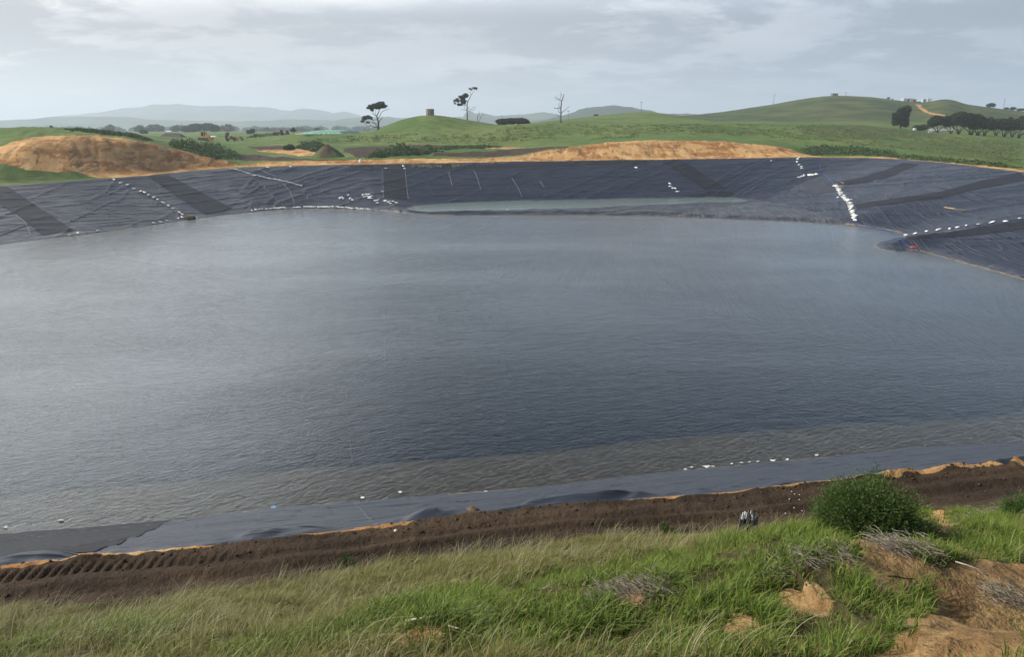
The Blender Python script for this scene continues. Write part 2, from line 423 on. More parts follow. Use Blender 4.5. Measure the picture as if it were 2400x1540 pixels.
# orange clay
add_mask(0, [(-60, 372), (-60, 350), (-20, 345), (0, 342), (20, 335), (60, 324), (120, 318), (170, 316), (240, 319), (300, 326), (360, 337), (400, 348), (450, 359), (500, 371), (560, 383), (560, 391), (450, 400), (330, 412), (255, 417), (190, 406), (100, 401), (60, 395), (15, 384)], 0.8, 1.2, 5, FARY)
add_mask(0, [(540, 381), (620, 379), (700, 377), (800, 376), (900, 373), (1000, 372), (1100, 371), (1200, 366), (1300, 349), (1420, 333.5), (1520, 328), (1650, 329.5), (1750, 335.5), (1850, 348.5), (1885, 361), (1925, 366), (1925, 368), (1850, 368.5), (1500, 374), (1200, 378), (870, 384.5), (560, 391)], 0.7, 1.0, 5, FARY)
add_mask(0, [(1900, 366), (1990, 366.5), (2060, 367), (2130, 370.5), (2250, 380), (2400, 398), (2400, 404), (2250, 385), (2090, 371), (1925, 369)], 0.5, 0.6, 3, FARY)
add_mask(0, [(600, 352), (700, 348), (745, 352), (760, 362), (700, 366), (640, 360)], 1.5, 3.0, 7, FARY, 0.8)
add_mask(0, [(1060, 345.5), (1180, 343.5), (1300, 343.5), (1240, 346), (1130, 347.5)], 1.0, 1.5, 7, FARY, 0.9)
# brown soil
add_mask(1, [(565, 343), (640, 341.5), (700, 343), (725, 350), (640, 357), (600, 352)], 2.0, 3.0, 9, FARY)
add_mask(1, [(800, 347), (880, 342), (1000, 338.5), (1060, 341), (1030, 346), (960, 349), (905, 356), (880, 364), (860, 369), (830, 367), (812, 356)], 1.5, 2.0, 9, FARY)
add_mask(1, [(1020, 358), (1100, 356), (1200, 349), (1310, 342), (1330, 346), (1230, 360), (1180, 365), (1090, 367), (1010, 366)], 1.5, 2.0, 7, FARY)
add_mask(1, [(560, 361), (620, 364), (690, 370), (740, 375), (830, 374), (930, 373), (870, 377.5), (760, 378.5), (650, 376), (560, 375)], 0.8, 1.6, 6, FARY, 0.9)
# hill track
add_mask(0, [(2146, 244), (2156, 244), (2168, 256), (2190, 265), (2225, 272), (2190, 270.5), (2163, 262), (2152, 253)], 2.5, 2.0, 18, 600, 1.0)
# dry, brownish pasture
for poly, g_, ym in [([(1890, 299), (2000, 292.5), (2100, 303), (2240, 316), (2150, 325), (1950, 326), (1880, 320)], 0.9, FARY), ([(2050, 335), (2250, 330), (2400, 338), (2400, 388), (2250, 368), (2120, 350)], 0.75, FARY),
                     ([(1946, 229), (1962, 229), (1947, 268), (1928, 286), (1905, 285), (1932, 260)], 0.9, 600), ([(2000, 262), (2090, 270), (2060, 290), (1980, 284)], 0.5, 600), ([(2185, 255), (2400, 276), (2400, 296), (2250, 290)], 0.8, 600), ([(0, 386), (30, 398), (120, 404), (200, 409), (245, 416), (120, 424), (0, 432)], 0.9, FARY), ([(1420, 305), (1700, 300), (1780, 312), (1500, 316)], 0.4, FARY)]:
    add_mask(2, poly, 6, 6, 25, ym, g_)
# the near road and its edge
m_ = (RR.ravel() < 60)
s_, arc_ = near_s(gx[m_], gy[m_])
e1 = 1-sstep(1.9, 2.9, s_ + 1.1*(fbm(gx[m_]*1.2, gy[m_]*1.2, 4)-0.5)); e1 *= (s_ > -1.5)
masks[m_, 1] = np.maximum(masks[m_, 1], e1)
ed = clay_w(gx[m_])*(0.55+0.9*vnoise(gx[m_]*1.6, gx[m_]*0))-0.05
e0 = (1-sstep(-0.06, 0.10, s_-ed*1.0+0.22*(fbm(gx[m_]*3, gy[m_]*3, 3)-0.5)))*(s_ > -2.0)
masks[m_, 0] = np.maximum(masks[m_, 0], e0); masks[m_, 1] *= 1-e0
for poly in [[(1965, 1300), (2000, 1262), (2070, 1248), (2120, 1285), (2190, 1325), (2260, 1335), (2240, 1400), (2150, 1415), (2060, 1400), (1985, 1350)], [(2175, 1205), (2225, 1200), (2262, 1235), (2230, 1255), (2190, 1245)], [(2225, 1370), (2440, 1320), (2440, 1600), (1900, 1600), (1980, 1520), (2090, 1475), (2160, 1420)],
             [(1850, 1398), (1912, 1390), (1905, 1436), (1850, 1422)], [(1000, 1465), (1050, 1458), (1050, 1500), (940, 1512), (885, 1492), (930, 1480)], [(1060, 1362), (1125, 1352), (1110, 1372), (1000, 1382)], [(1480, 1393), (1510, 1390), (1500, 1410), (1460, 1410)], [(1720, 1440), (1750, 1436), (1770, 1465), (1730, 1470)]]:
    add_mask(0, poly, 0.20, 0.42, 0.45, 5.0, 1.0)
for poly in [[(200, 1420), (330, 1405), (400, 1420), (330, 1445), (220, 1450)], [(0, 1440), (60, 1450), (40, 1500), (0, 1510)], [(600, 1445), (720, 1425), (760, 1440), (640, 1460)]]:
    add_mask(1, poly, 0.10, 0.22, 0.5, 5.0, 0.8)
# near grass: yellow bents along the lower slope, lush green above
P_green = poly_world([(600, 1540), (800, 1475), (1000, 1415), (1250, 1375), (1450, 1335), (1650, 1290), (1850, 1245), (1990, 1222), (2150, 1165), (2400, 1135), (2440, 1540)])
P_mid = poly_world([(0, 1482), (250, 1472), (420, 1500), (380, 1540), (0, 1540)])
gdn = np.clip(sstep(-0.7, 0.5, poly_sd(gx[m_], gy[m_], P_green) + 1.2*(fbm(gx[m_]*0.9, gy[m_]*0.9, 3)-0.5)) + 0.6*sstep(-0.5, 0.4, poly_sd(gx[m_], gy[m_], P_mid) + 1.0*(fbm(gx[m_]*0.9, gy[m_]*0.9+5, 3)-0.5)), 0, 1)
masks[m_, 2] = np.maximum(masks[m_, 2], 0.9*(1-gdn))

gm, t = new_mat('land')
tc = t.n('ShaderNodeNewGeometry').outputs['Position']
att = t.n('ShaderNodeAttribute', attribute_name='mask'); sepm = t.n('ShaderNodeSeparateColor', {0: att.outputs['Color']})
mc, ms, md = sepm.outputs[0], sepm.outputs[1], sepm.outputs[2]
n_big = t.noise(tc, 0.03, 5); n_mid = t.noise(tc, 0.25, 5, 0.65); n_fine = t.noise(tc, 2.2, 5, 0.7); n_vf = t.noise(tc, 14, 4, 0.7)
flat = t.n('ShaderNodeMapping', {'Vector': tc, 'Scale': (0.35, 1.0, 3.0)}).outputs[0]
n_str = t.noise(flat, 0.6, 6, 0.65, 0.4)
grass = t.mix(t.mr(n_big, 0.40, 0.60), (0.082, 0.140, 0.028), (0.155, 0.205, 0.048))
grass = t.mix(t.mr(n_mid, 0.42, 0.72), grass, (0.070, 0.112, 0.026))
grass = t.mix(t.mr(n_fine, 0.48, 0.78, 0, 0.6), grass, (0.19, 0.23, 0.085))
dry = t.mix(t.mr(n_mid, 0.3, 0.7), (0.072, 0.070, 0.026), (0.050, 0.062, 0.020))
xyz = t.n('ShaderNodeSeparateXYZ', {0: tc})
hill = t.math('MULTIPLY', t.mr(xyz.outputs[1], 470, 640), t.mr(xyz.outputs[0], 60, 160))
grass = t.mix(hill, grass, t.mix(t.mr(n_big, 0.40, 0.62), (0.036, 0.062, 0.015), (0.092, 0.104, 0.030)))  # right hill pasture: cloud shade painted in as darker, mottled colour
grass = t.mix(t.mr(n_str, 0.50, 0.68, 0, 0.55), grass, (0.062, 0.088, 0.024))
trk = t.n('ShaderNodeTexWave', {'Vector': t.n('ShaderNodeMapping', {'Vector': tc, 'Scale': (0.02, 0.02, 0.45)}).outputs[0], 'Scale': 1.0, 'Distortion': 5.0, 'Detail': 3.0}, wave_type='BANDS', bands_direction='Z').outputs[1]
grass = t.mix(t.math('MULTIPLY', t.mr(trk, 0.80, 0.97), t.mr(n_big, 0.45, 0.6, 0, 0.55)), grass, (0.115, 0.105, 0.042))
near = t.mr(xyz.outputs[1], 22, 30, 1, 0)
grass = t.mix(near, grass, t.mix(t.mr(n_fine, 0.35, 0.65), (0.045, 0.036, 0.016), (0.085, 0.082, 0.030)))
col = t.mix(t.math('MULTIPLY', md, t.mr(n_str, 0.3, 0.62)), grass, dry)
py_ = t.n('ShaderNodeSeparateXYZ', {0: tc}).outputs[1]
plain = t.mr(py_, 900, 1500)
n_pl = t.noise(t.n('ShaderNodeMapping', {'Vector': tc, 'Scale': (0.004, 0.012, 1)}).outputs[0], 1.0, 5, 0.6)
col = t.mix(plain, col, t.mix(t.mr(n_pl, 0.44, 0.56), (0.030, 0.045, 0.026), (0.115, 0.135, 0.075)))
nc_ = t.noise(t.n('ShaderNodeMapping', {'Vector': tc, 'Scale': (0.06, 0.11, 0.35)}).outputs[0], 1.0, 7, 0.68, 0.6)
gul = t.noise(t.n('ShaderNodeMapping', {'Vector': tc, 'Scale': (0.30, 0.10, 0.25), 'Rotation': (0, 0, 0.3)}).outputs[0], 1.6, 6, 0.7, 0.8)
clay = t.mix(t.mr(nc_, 0.42, 0.58), (0.36, 0.16, 0.048), (0.60, 0.35, 0.135))
clay = t.mix(t.mr(gul, 0.54, 0.62, 0, 0.9), clay, (0.64, 0.43, 0.21))
clay = t.mix(t.mr(gul, 0.36, 0.46, 0.85, 0), clay, (0.19, 0.090, 0.036))
clay = t.mix(t.mr(n_mid, 0.56, 0.74, 0, 0.6), clay, (0.60, 0.37, 0.16))
clay = t.mix(t.mr(n_big, 0.52, 0.66, 0, 0.6), clay, (0.34, 0.18, 0.07))
clay = t.mix(t.mr(n_fine, 0.55, 0.8, 0, 0.6), clay, (0.22, 0.11, 0.05))
clay_n = t.mix(t.mr(t.noise(tc, 1.3, 5, 0.65), 0.35, 0.65), (0.20, 0.118, 0.050), (0.40, 0.26, 0.115))
clay_n = t.mix(t.mr(n_vf, 0.55, 0.75, 0, 0.7), clay_n, (0.15, 0.085, 0.038))
clay = t.mix(t.math('MULTIPLY', near, t.mr(xyz.outputs[1], 14, 16, 1, 0.25)), clay, clay_n)
soil = t.mix(t.mr(n_str, 0.35, 0.65), (0.034, 0.023, 0.014), (0.072, 0.047, 0.028))
soil = t.mix(t.mr(n_vf, 0.5, 0.75, 0, 0.6), soil, (0.105, 0.066, 0.040))
edge_n = t.math('SUBTRACT', t.noise(tc, 1.1, 5, 0.7), 0.5)
col = t.mix(t.mr(t.math('ADD', ms, t.math('MULTIPLY', edge_n, 0.7)), 0.4, 0.6), col, soil)
col = t.mix(t.mr(t.math('ADD', mc, t.math('MULTIPLY', edge_n, 0.7)), 0.4, 0.6), col, clay)
h = t.math('ADD', t.math('MULTIPLY', n_fine, 0.6), t.math('MULTIPLY', n_vf, 0.12))
h = t.math('ADD', h, t.math('MULTIPLY', n_mid, 1.2))
t.out(pbr(t, col, 0.9, t.bump(h, 0.30, 0.85), 0.15))
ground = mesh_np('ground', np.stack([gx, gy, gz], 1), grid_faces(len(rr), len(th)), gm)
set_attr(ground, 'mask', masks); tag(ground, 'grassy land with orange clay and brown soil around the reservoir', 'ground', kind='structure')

# ------------------------------------------------------------------ the liner
lu = np.linspace(-0.84, 0.84, 900); ly = rows((14.0, 60, 1.004), (60, 90, 1.02), (90, 125, 1.005), (125, 280, 1.0022))
LU, LY = np.meshgrid(lu, ly); lx = (LU*LY).ravel(); lyy = LY.ravel()
lz, dr, arc, dw, inw, inb = liner_h(lx, lyy)
inl = inside(lx, lyy, RIM)
def liner_full(x, y, q=None):
    """finished height of the sheet: bank, creases along the contours, slack folds at the near lip"""
    z, dr, arc, dw, inw, inb = q or liner_h(x, y)
    inl = inside(x, y, RIM)
    crease = (1-np.abs(2*fbm(arc*0.040+3, dr*0.34+fbm(arc*0.03, dr*0.05, 2)*3, 3)-1))**14
    crease2 = (1-np.abs(2*fbm(arc*0.05+dr*0.05, dr*0.14+arc*0.10+20, 2)-1))**22
    z = z + np.where(inl & ~inw, 1, 0)*(0.15*crease + 0.20*crease2)*np.clip(dr/1.5, 0, 1)*np.clip(dw/2, 0.25, 1)*np.where(y < 60, 0.25, 1)
    lip = np.where(y < 60, np.exp(-((dr-0.55)/0.5)**2), 0)*inl
    z = z + lip*0.34*np.clip(fbm(arc*0.55, dr*0.9+arc*0.25, 3)*2.4-0.9, 0, 1) + np.where(y < 60, 1, 0)*inl*0.10*np.clip(dr/0.5, 0, 1)*np.clip(dw/0.8, 0, 1)*(1-np.abs(2*fbm(arc*0.16, dr*0.55+arc*0.1, 3)-1))**6
    return z
inl = inside(lx, lyy, RIM)
lz = liner_full(lx, lyy, (lz, dr, arc, dw, inw, inb))
lz = np.where(inl, lz, ground_h(lx, lyy) - 0.25*sstep(0, 0.5, dr))
keep = inl | (dr < 0.9)
fc = grid_faces(len(ly), len(lu)); fc = fc[keep[fc].all(1)]
used = np.unique(fc); remap = np.full(len(lx), -1); remap[used] = np.arange(len(used)); fc = remap[fc]
lm, t = new_mat('liner_plastic')
fl = t.n('ShaderNodeAttribute', attribute_name='flow').outputs['Vector']
sx = t.n('ShaderNodeSeparateXYZ', {0: fl}); A_, D_, W_ = sx.outputs[0], sx.outputs[1], sx.outputs[2]
mk = t.n('ShaderNodeSeparateColor', {0: t.n('ShaderNodeAttribute', attribute_name='mask').outputs['Color']})
silt, bedm, nearm = mk.outputs[0], mk.outputs[1], mk.outputs[2]
pos = t.n('ShaderNodeNewGeometry').outputs['Position']
ad = t.n('ShaderNodeCombineXYZ', {0: A_, 1: D_}).outputs[0]
w1_ = t.noise(t.scalev(ad, (0.035, 0.60, 1)), 1.0, 3, 0.5, 0.5); w2_ = t.noise(t.scalev(ad, (0.07, 1.3, 1)), 1.0, 3, 0.5, 0.5)
ridge1 = t.mr(t.math('ABSOLUTE', t.math('SUBTRACT', w1_, 0.5)), 0.0, 0.045, 1, 0); ridge2 = t.mr(t.math('ABSOLUTE', t.math('SUBTRACT', w2_, 0.48)), 0.0, 0.07, 1, 0)
seamp = t.math('ABSOLUTE', t.math('SUBTRACT', t.math('FRACT', t.math('DIVIDE', t.math('ADD', A_, t.math('MULTIPLY', D_, 0.05)), 6.9)), 0.5))
seam = t.math('MULTIPLY', t.mr(seamp, 0.0, 0.016, 1, 0), t.mr(t.noise(t.scalev(ad, (0.14, 0.2, 1)), 1.0, 2), 0.42, 0.55))
dust = t.noise(t.scalev(ad, (0.12, 0.2, 1)), 1.0, 5, 0.65)
col = t.mix(t.mr(dust, 0.3, 0.72), (0.0115, 0.0155, 0.027), (0.024, 0.029, 0.046))
flap = t.math('MULTIPLY', t.mr(t.math('ABSOLUTE', t.math('SUBTRACT', seamp, 0.045)), 0.0, 0.022, 1, 0), t.mr(t.noise(t.scalev(ad, (0.14, 0.12, 1)), 1.0, 2), 0.36, 0.5))
col = t.mix(t.math('MULTIPLY', flap, 0.85), col, (0.006, 0.007, 0.010))
col = t.mix(t.math('MULTIPLY', seam, 0.40), col, (0.11, 0.118, 0.135))
col = t.mix(t.math('MULTIPLY', nearm, t.mr(t.noise(pos, 1.5, 4), 0.3, 0.7, 0.5, 1)), col, (0.034, 0.040, 0.052))
sn = t.noise(t.n('ShaderNodeMapping', {'Vector': pos, 'Scale': (0.35, 1.3, 1)}).outputs[0], 0.9, 6, 0.7)
col = t.mix(t.math('MULTIPLY', silt, t.mr(sn, 0.42, 0.62, 0.05, 0.75)), col, (0.135, 0.135, 0.14))
col = t.mix(t.math('MULTIPLY', silt, t.mr(sn, 0.67, 0.71)), col, (0.42, 0.31, 0.18))
col = t.mix(bedm, col, t.mix(t.noise(pos, 0.8, 4), (0.48, 0.325, 0.155), (0.58, 0.41, 0.215)))
hh = t.math('ADD', t.math('MULTIPLY', ridge1, 0.16), t.math('MULTIPLY', ridge2, 0.05))
hh = t.math('ADD', hh, t.math('MULTIPLY', w1_, 0.16)); hh = t.math('ADD', hh, t.math('MULTIPLY', seam, 0.05))
hh = t.math('MULTIPLY', hh, t.math('SUBTRACT', 1.0, t.math('MULTIPLY', nearm, 0.72)))
hh = t.math('MULTIPLY', hh, t.math('SUBTRACT', 1.0, bedm))
hh = t.math('ADD', hh, t.math('MULTIPLY', silt, t.math('MULTIPLY', sn, 0.35)))
rgh = t.mr(dust, 0.3, 0.7, 0.36, 0.52)
t.out(pbr(t, col, rgh, t.bump(hh, 1.0, 0.9), 0.48))
liner = mesh_np('pond_liner', np.stack([lx, lyy, lz], 1)[used], fc, lm)
set_attr(liner, 'flow', np.stack([arc, dr, dw], 1)[used], 'FLOAT_VECTOR')
lmask = np.zeros((len(lx), 4), np.float32)
right_beach = inb & (lx > -22)
siltv = np.where(inb & ~inw, sstep(-25, 30, lx)*1.0+0.25, 0)*np.where(lx > 60, 0.8, 1) + np.where(~inb & ~inw & (lyy > 60), 0.8*(1-sstep(0.3, 2.2, dw)), 0)
lmask[:, 0] = np.clip(siltv, 0, 1)
lmask[:, 1] = np.where(inw, (1-sstep(4.2, 7.4, dw + 0.5*(fbm(lx*0.3, lyy*0.3, 3)-0.5)))*np.where(lyy < 75, 1, 0.8), 0)
lmask[:, 2] = (lyy < 60)*(~inw)*1.0
set_attr(liner, 'mask', lmask[used])
tag(liner, 'dark grey plastic liner sheet covering the banks all round the pond', 'pond liner')

# ------------------------------------------------------------------ water
def water_mat(name, murk, murk_amt, tint, rip, pale=0.0):
    m, t = new_mat(name)
    pos = t.n('ShaderNodeNewGeometry').outputs['Position']
    gust = t.noise(t.n('ShaderNodeMapping', {'Vector': pos, 'Scale': (0.4, 1.0, 1), 'Rotation': (0, 0, 0.15)}).outputs[0], 0.034, 5, 0.6, 0.6)
    amp = t.mr(gust, 0.36, 0.62, 0.72, 1.15)
    def wav(deg, sx, sy): return t.n('ShaderNodeMapping', {'Vector': pos, 'Rotation': (0, 0, math.radians(deg)), 'Scale': (1/sx, 1/sy, 1)}, vector_type='TEXTURE').outputs[0]
    a = t.noise(wav(40, 0.75, 1.3), 2.9, 3, 0.55, 0.5)
    b = t.noise(wav(24, 0.75, 1.3), 5.5, 2, 0.55, 0.3)
    c = t.noise(wav(32, 0.7, 1.2), 0.7, 3, 0.55)
    hgt = t.math('ADD', t.math('ADD', t.math('MULTIPLY', a, 0.055), t.math('MULTIPLY', b, 0.016)), t.math('MULTIPLY', c, 0.060))
    nrm = t.bump(t.math('MULTIPLY', hgt, amp), 1.0, rip)
    fr = t.n('ShaderNodeFresnel', {'IOR': 1.333, 'Normal': nrm}).outputs[0]
    gl = t.n('ShaderNodeBsdfGlossy', {'Color': (0.92, 0.97, 1.0), 'Roughness': 0.14, 'Normal': nrm})
    tr = t.n('ShaderNodeBsdfTransparent', {'Color': tint}); df = t.n('ShaderNodeBsdfDiffuse', {'Color': murk})
    body = t.n('ShaderNodeMixShader', {0: murk_amt, 1: tr, 2: df}); 
    t.out(t.n('ShaderNodeMixShader', {0: fr, 1: body, 2: gl}).outputs[0]); return m
wm = water_mat('pond_water', (0.008, 0.018, 0.030), 0.20, (0.86, 0.90, 0.88), 0.85)
wp = RIM[:-1, :2]
def poly_flat(name, P, z, mat):
    bm_ = bmesh.new(); vs = [bm_.verts.new((p[0], p[1], z)) for p in P]; bm_.faces.new(vs); bmesh.ops.triangulate(bm_, faces=bm_.faces[:])
    bm_.normal_update()
    if sum(f.normal.z for f in bm_.faces) < 0: bmesh.ops.reverse_faces(bm_, faces=bm_.faces[:])
    me = bpy.data.meshes.new(name); bm_.to_mesh(me); bm_.free(); o = bpy.data.objects.new(name, me); COL.objects.link(o); me.materials.append(mat); return o
# shoreline polygon pushed a little under the banks
def grow(P, d):
    P = P[:-1, :2]; n = np.roll(P, -1, 0)-np.roll(P, 1, 0); n = np.stack([n[:, 1], -n[:, 0]], 1); n /= np.hypot(n[:, 0], n[:, 1])[:, None]+1e-9
    ar = 0.5*np.sum(P[:, 0]*np.roll(P[:, 1], -1)-np.roll(P[:, 0], -1)*P[:, 1])
    return P + n*d*np.sign(ar)
water = poly_flat('water', grow(WAT, 0.5), 0.0, wm)
tag(water, 'rippled slate blue water filling the lined reservoir', 'water', kind='structure')
wm2 = water_mat('murky_water', (0.17, 0.22, 0.185), 0.92, (0.6, 0.65, 0.6), 0.6)
water2 = poly_flat('water', grow(UP, 0.35), ZU, wm2)
tag(water2, 'pale grey green water in the narrow upper pond behind the bund', 'water', kind='structure')

# ------------------------------------------------------------------ far hills
def ridge(name, prof, y0, depth, label, mat, seed):
    prof = np.array(prof, float); n = 420
    us = np.array([rdir(X, Y)[0] for X, Y in prof]); zs = np.array([CAMZ + rdir(X, Y)[1]*y0 for X, Y in prof])
    uu = np.linspace(us[0], us[-1], n); zc = np.interp(uu, us, zs)
    zc = zc + y0*0.0020*(fbm(uu*90+seed, uu*0+seed, 4)-0.5) + y0*0.0008*(vnoise(uu*520, uu*0+seed)-0.5)
    m = 30; tt = np.linspace(-1, 1, m); co = []
    for k_, t_ in enumerate(tt):
        yy = y0 + t_*depth; prof_ = np.cos(t_*math.pi/2)**1.3
        base = np.interp(y0-depth, [1500, 4000, 12000], [3, 0, -6])
        x_ = uu*y0
        rough = 1 + 0.55*(fbm(x_/(depth*0.25)+seed, np.full(n, yy)/(depth*0.25), 4)-0.5)*(1-prof_)*2
        z_ = base + (zc-base)*np.clip(prof_*np.where(abs(t_) < .04, 1, rough), 0, 1) - 3*(k_ in (0, m-1))
        co.append(np.stack([x_, np.full(n, yy), z_], 1))
    o = mesh_np(name, np.concatenate(co), grid_faces(m, n)[:, ::-1], mat); tag(o, label, 'hills', kind='structure'); return o
hm, t = new_mat('far_hill'); tc = t.n('ShaderNodeNewGeometry').outputs['Position']
col = t.mix(t.mr(t.noise(tc, 0.006, 5, 0.6), 0.4, 0.6), (0.035, 0.055, 0.025), (0.085, 0.115, 0.045))
t.out(pbr(t, col, 0.95, None, 0.05))
hw, t = new_mat('wooded_hill'); tc = t.n('ShaderNodeNewGeometry').outputs['Position']
nz = t.noise(tc, 0.05, 5, 0.7)
t.out(pbr(t, t.mix(nz, (0.018, 0.032, 0.016), (0.055, 0.075, 0.03)), 0.95, t.bump(nz, 8.0), 0.05))
ridge('hills', [(-700, 276), (-400, 268), (-200, 270), (0, 284), (130, 282), (187, 270), (266, 261.6), (314, 252), (354, 253), (374, 245), (430, 244), (468, 249), (540, 248), (592, 249.7), (625, 251), (686, 261), (713, 253), (744, 257), (784, 266), (810, 262), (845, 271), (921, 276), (1000, 284)], 6800, 1100, 'palest hazy mountain range far behind the left of the pond', hm, 3.0)
ridge('hills', [(-700, 280), (-300, 284), (0, 285.6), (71, 279), (101, 280.5), (142, 273.5), (222, 273.5), (293, 273), (329, 279), (405, 280.6), (520, 284), (607, 283), (693, 279), (784, 282), (832, 276), (905, 272.5), (946, 276), (1065, 274), (1090, 273), (1096, 259.5), (1103, 258.5), (1113, 266), (1131, 265), (1161, 271), (1199, 269), (1244, 266), (1275, 262), (1300, 268), (1400, 280), (1500, 290)], 4300, 700, 'blue grey hazy range of low hills with a small knob by the pine', hm, 8.0)
ridge('hills', [(1180, 292), (1260, 284), (1320, 270), (1351, 261), (1356, 255), (1368, 253.5), (1401, 249.7), (1439, 247), (1477, 249.7), (1502, 257), (1525, 258.5), (1530, 265), (1553, 267), (1593, 266), (1624, 267), (1750, 270), (1900, 280), (2200, 286), (2600, 288)], 2700, 420, 'grey wooded hill rising behind the bare dead tree', hw, 15.0)

# ------------------------------------------------------------------ air
hz, t = new_mat('haze_air')
t.out(None, t.n('ShaderNodeVolumePrincipled', {'Color': (0.80, 0.90, 1.0), 'Density': 0.00021, 'Anisotropy': 0.25}).outputs[0])
def box(name, lo, hi, mat):
    bm_ = bmesh.new(); bmesh.ops.create_cube(bm_, size=1)
    for v in bm_.verts: v.co = Vector([(lo[i]+hi[i])/2 + v.co[i]*(hi[i]-lo[i]) for i in range(3)])
    me = bpy.data.meshes.new(name); bm_.to_mesh(me); bm_.free(); o = bpy.data.objects.new(name, me); COL.objects.link(o); me.materials.append(mat); return o
haze = box('haze', (-8600, -8600, -14), (8600, 8600, 260), hz)
tag(haze, 'thin pale haze over the distant plain and hills', 'haze', kind='stuff')

# ------------------------------------------------------------------ sky and sun
SUN_AZ, SUN_EL = math.radians(-86), math.radians(37)
world = bpy.data.worlds.new('World'); SC.world = world; world.use_nodes = True
t = NT(world.node_tree)
d = t.n('ShaderNodeTexCoord').outputs['Generated']
sky = t.n('ShaderNodeTexSky', None, sky_type='NISHITA', sun_disc=False, sun_elevation=SUN_EL, sun_rotation=SUN_AZ, air_density=1.0, dust_density=2.0, ozone_density=1.0)
b_sky = t.n('ShaderNodeBackground', {0: sky, 1: 0.10})
sp_ = t.n('ShaderNodeSeparateXYZ', {0: d}); dx_, dy_, dz_ = sp_.outputs
zz = t.math('ADD', t.math('MAXIMUM', dz_, 0.0), 0.15)
pv = t.n('ShaderNodeCombineXYZ', {0: t.math('DIVIDE', dx_, zz), 1: t.math('DIVIDE', dy_, zz), 2: 0.0}).outputs[0]
n1_ = t.noise(t.n('ShaderNodeMapping', {'Vector': pv, 'Location': (3.1, 1.2, 0), 'Scale': (0.9, 1, 1)}).outputs[0], 1.35, 10, 0.60, 0.25)
n2_ = t.noise(t.n('ShaderNodeMapping', {'Vector': pv, 'Location': (7.7, 4.2, 0), 'Scale': (0.6, 1, 1)}).outputs[0], 0.50, 5, 0.5, 0.2)
side = t.mr(t.math('ADD', t.math('MULTIPLY', dx_, 1.0), t.math('MULTIPLY', dy_, 0.0)), -0.62, 0.60)      # 0 towards the sun side, 1 away
lit = t.mix(side, (1.02, 1.02, 1.02), (0.53, 0.60, 0.71)); shade = t.mix(side, (0.58, 0.595, 0.63), (0.35, 0.42, 0.52))
n3_ = t.noise(t.n('ShaderNodeMapping', {'Vector': pv, 'Location': (1.4, 9.0, 0)}).outputs[0], 3.6, 8, 0.62, 0.15)
n1_ = t.math('ADD', n1_, t.math('MULTIPLY', t.math('SUBTRACT', n3_, 0.5), 0.30))
cl = t.mix(t.mr(n1_, 0.44, 0.57), shade, lit)
cl = t.mix(t.mr(n2_, 0.42, 0.60, 0, 0.6), cl, shade)
hor = t.mix(side, (0.84, 0.87, 0.89), (0.43, 0.54, 0.70))
cl = t.mix(t.mr(dz_, 0.0, 0.10, 0.90, 0.0), cl, hor)
sdir = (math.sin(SUN_AZ)*math.cos(SUN_EL), math.cos(SUN_AZ)*math.cos(SUN_EL), math.sin(SUN_EL))
dotn = t.n('ShaderNodeVectorMath', {0: d, 1: sdir}, operation='DOT_PRODUCT').outputs['Value']
cl = t.mix(t.mr(dotn, 0.55, 1.0, 0, 0.85), cl, (1.7, 1.66, 1.6))
dzs = t.math('SUBTRACT', dz_, t.mr(side, 0.02, 0.40, 0.26, 0.0))       # unseen cloud band, added to brighten the water, reaches higher on the sun side
band = t.math('MULTIPLY', t.mr(dz_, 0.115, 0.20), t.mr(dzs, 0.20, 0.34, 1, 0))
cl = t.mix(band, cl, t.ramp(side, (0.02, (3.0, 3.0, 3.02)), (0.22, (2.3, 2.35, 2.42)), (0.5, (1.45, 1.56, 1.72)), (0.97, (1.10, 1.27, 1.50))))
cl = t.mix(t.math('MULTIPLY', t.mr(dzs, 0.24, 0.38), 0.95), cl, (0.08, 0.125, 0.225))
b_cl = t.n('ShaderNodeBackground', {0: cl, 1: 1.0})
up_ = t.mr(dz_, 0.28, 0.62)
cover = t.math('SUBTRACT', t.mr(n1_, 0.22, 0.40, 0.80, 1.0), t.math('MULTIPLY', up_, t.mr(side, 0.0, 0.5, 0.15, 0.72)), clamp=True)
ms_ = t.n('ShaderNodeMixShader', {0: cover, 1: b_sky, 2: b_cl})
ow = t.n('ShaderNodeOutputWorld', {0: ms_})
sl = bpy.data.lights.new('sun', 'SUN'); sl.energy = 4.6; sl.angle = math.radians(1.5); sl.color = (1.0, 0.95, 0.87)
so = bpy.data.objects.new('sun', sl); COL.objects.link(so)
so.rotation_euler = Vector(sdir).to_track_quat('Z', 'Y').to_euler()

SC.render.engine = 'CYCLES'
SC.view_settings.view_transform = 'Standard'; SC.view_settings.look = 'None'; SC.view_settings.exposure = 0.0
SC.cycles.use_denoising = True
try: SC.cycles.denoiser = 'OPENIMAGEDENOISE'
except Exception: pass
SC.cycles.max_bounces = 6; SC.cycles.transparent_max_bounces = 12; SC.cycles.volume_bounces = 1
SC.cycles.sample_clamp_indirect = 6.0
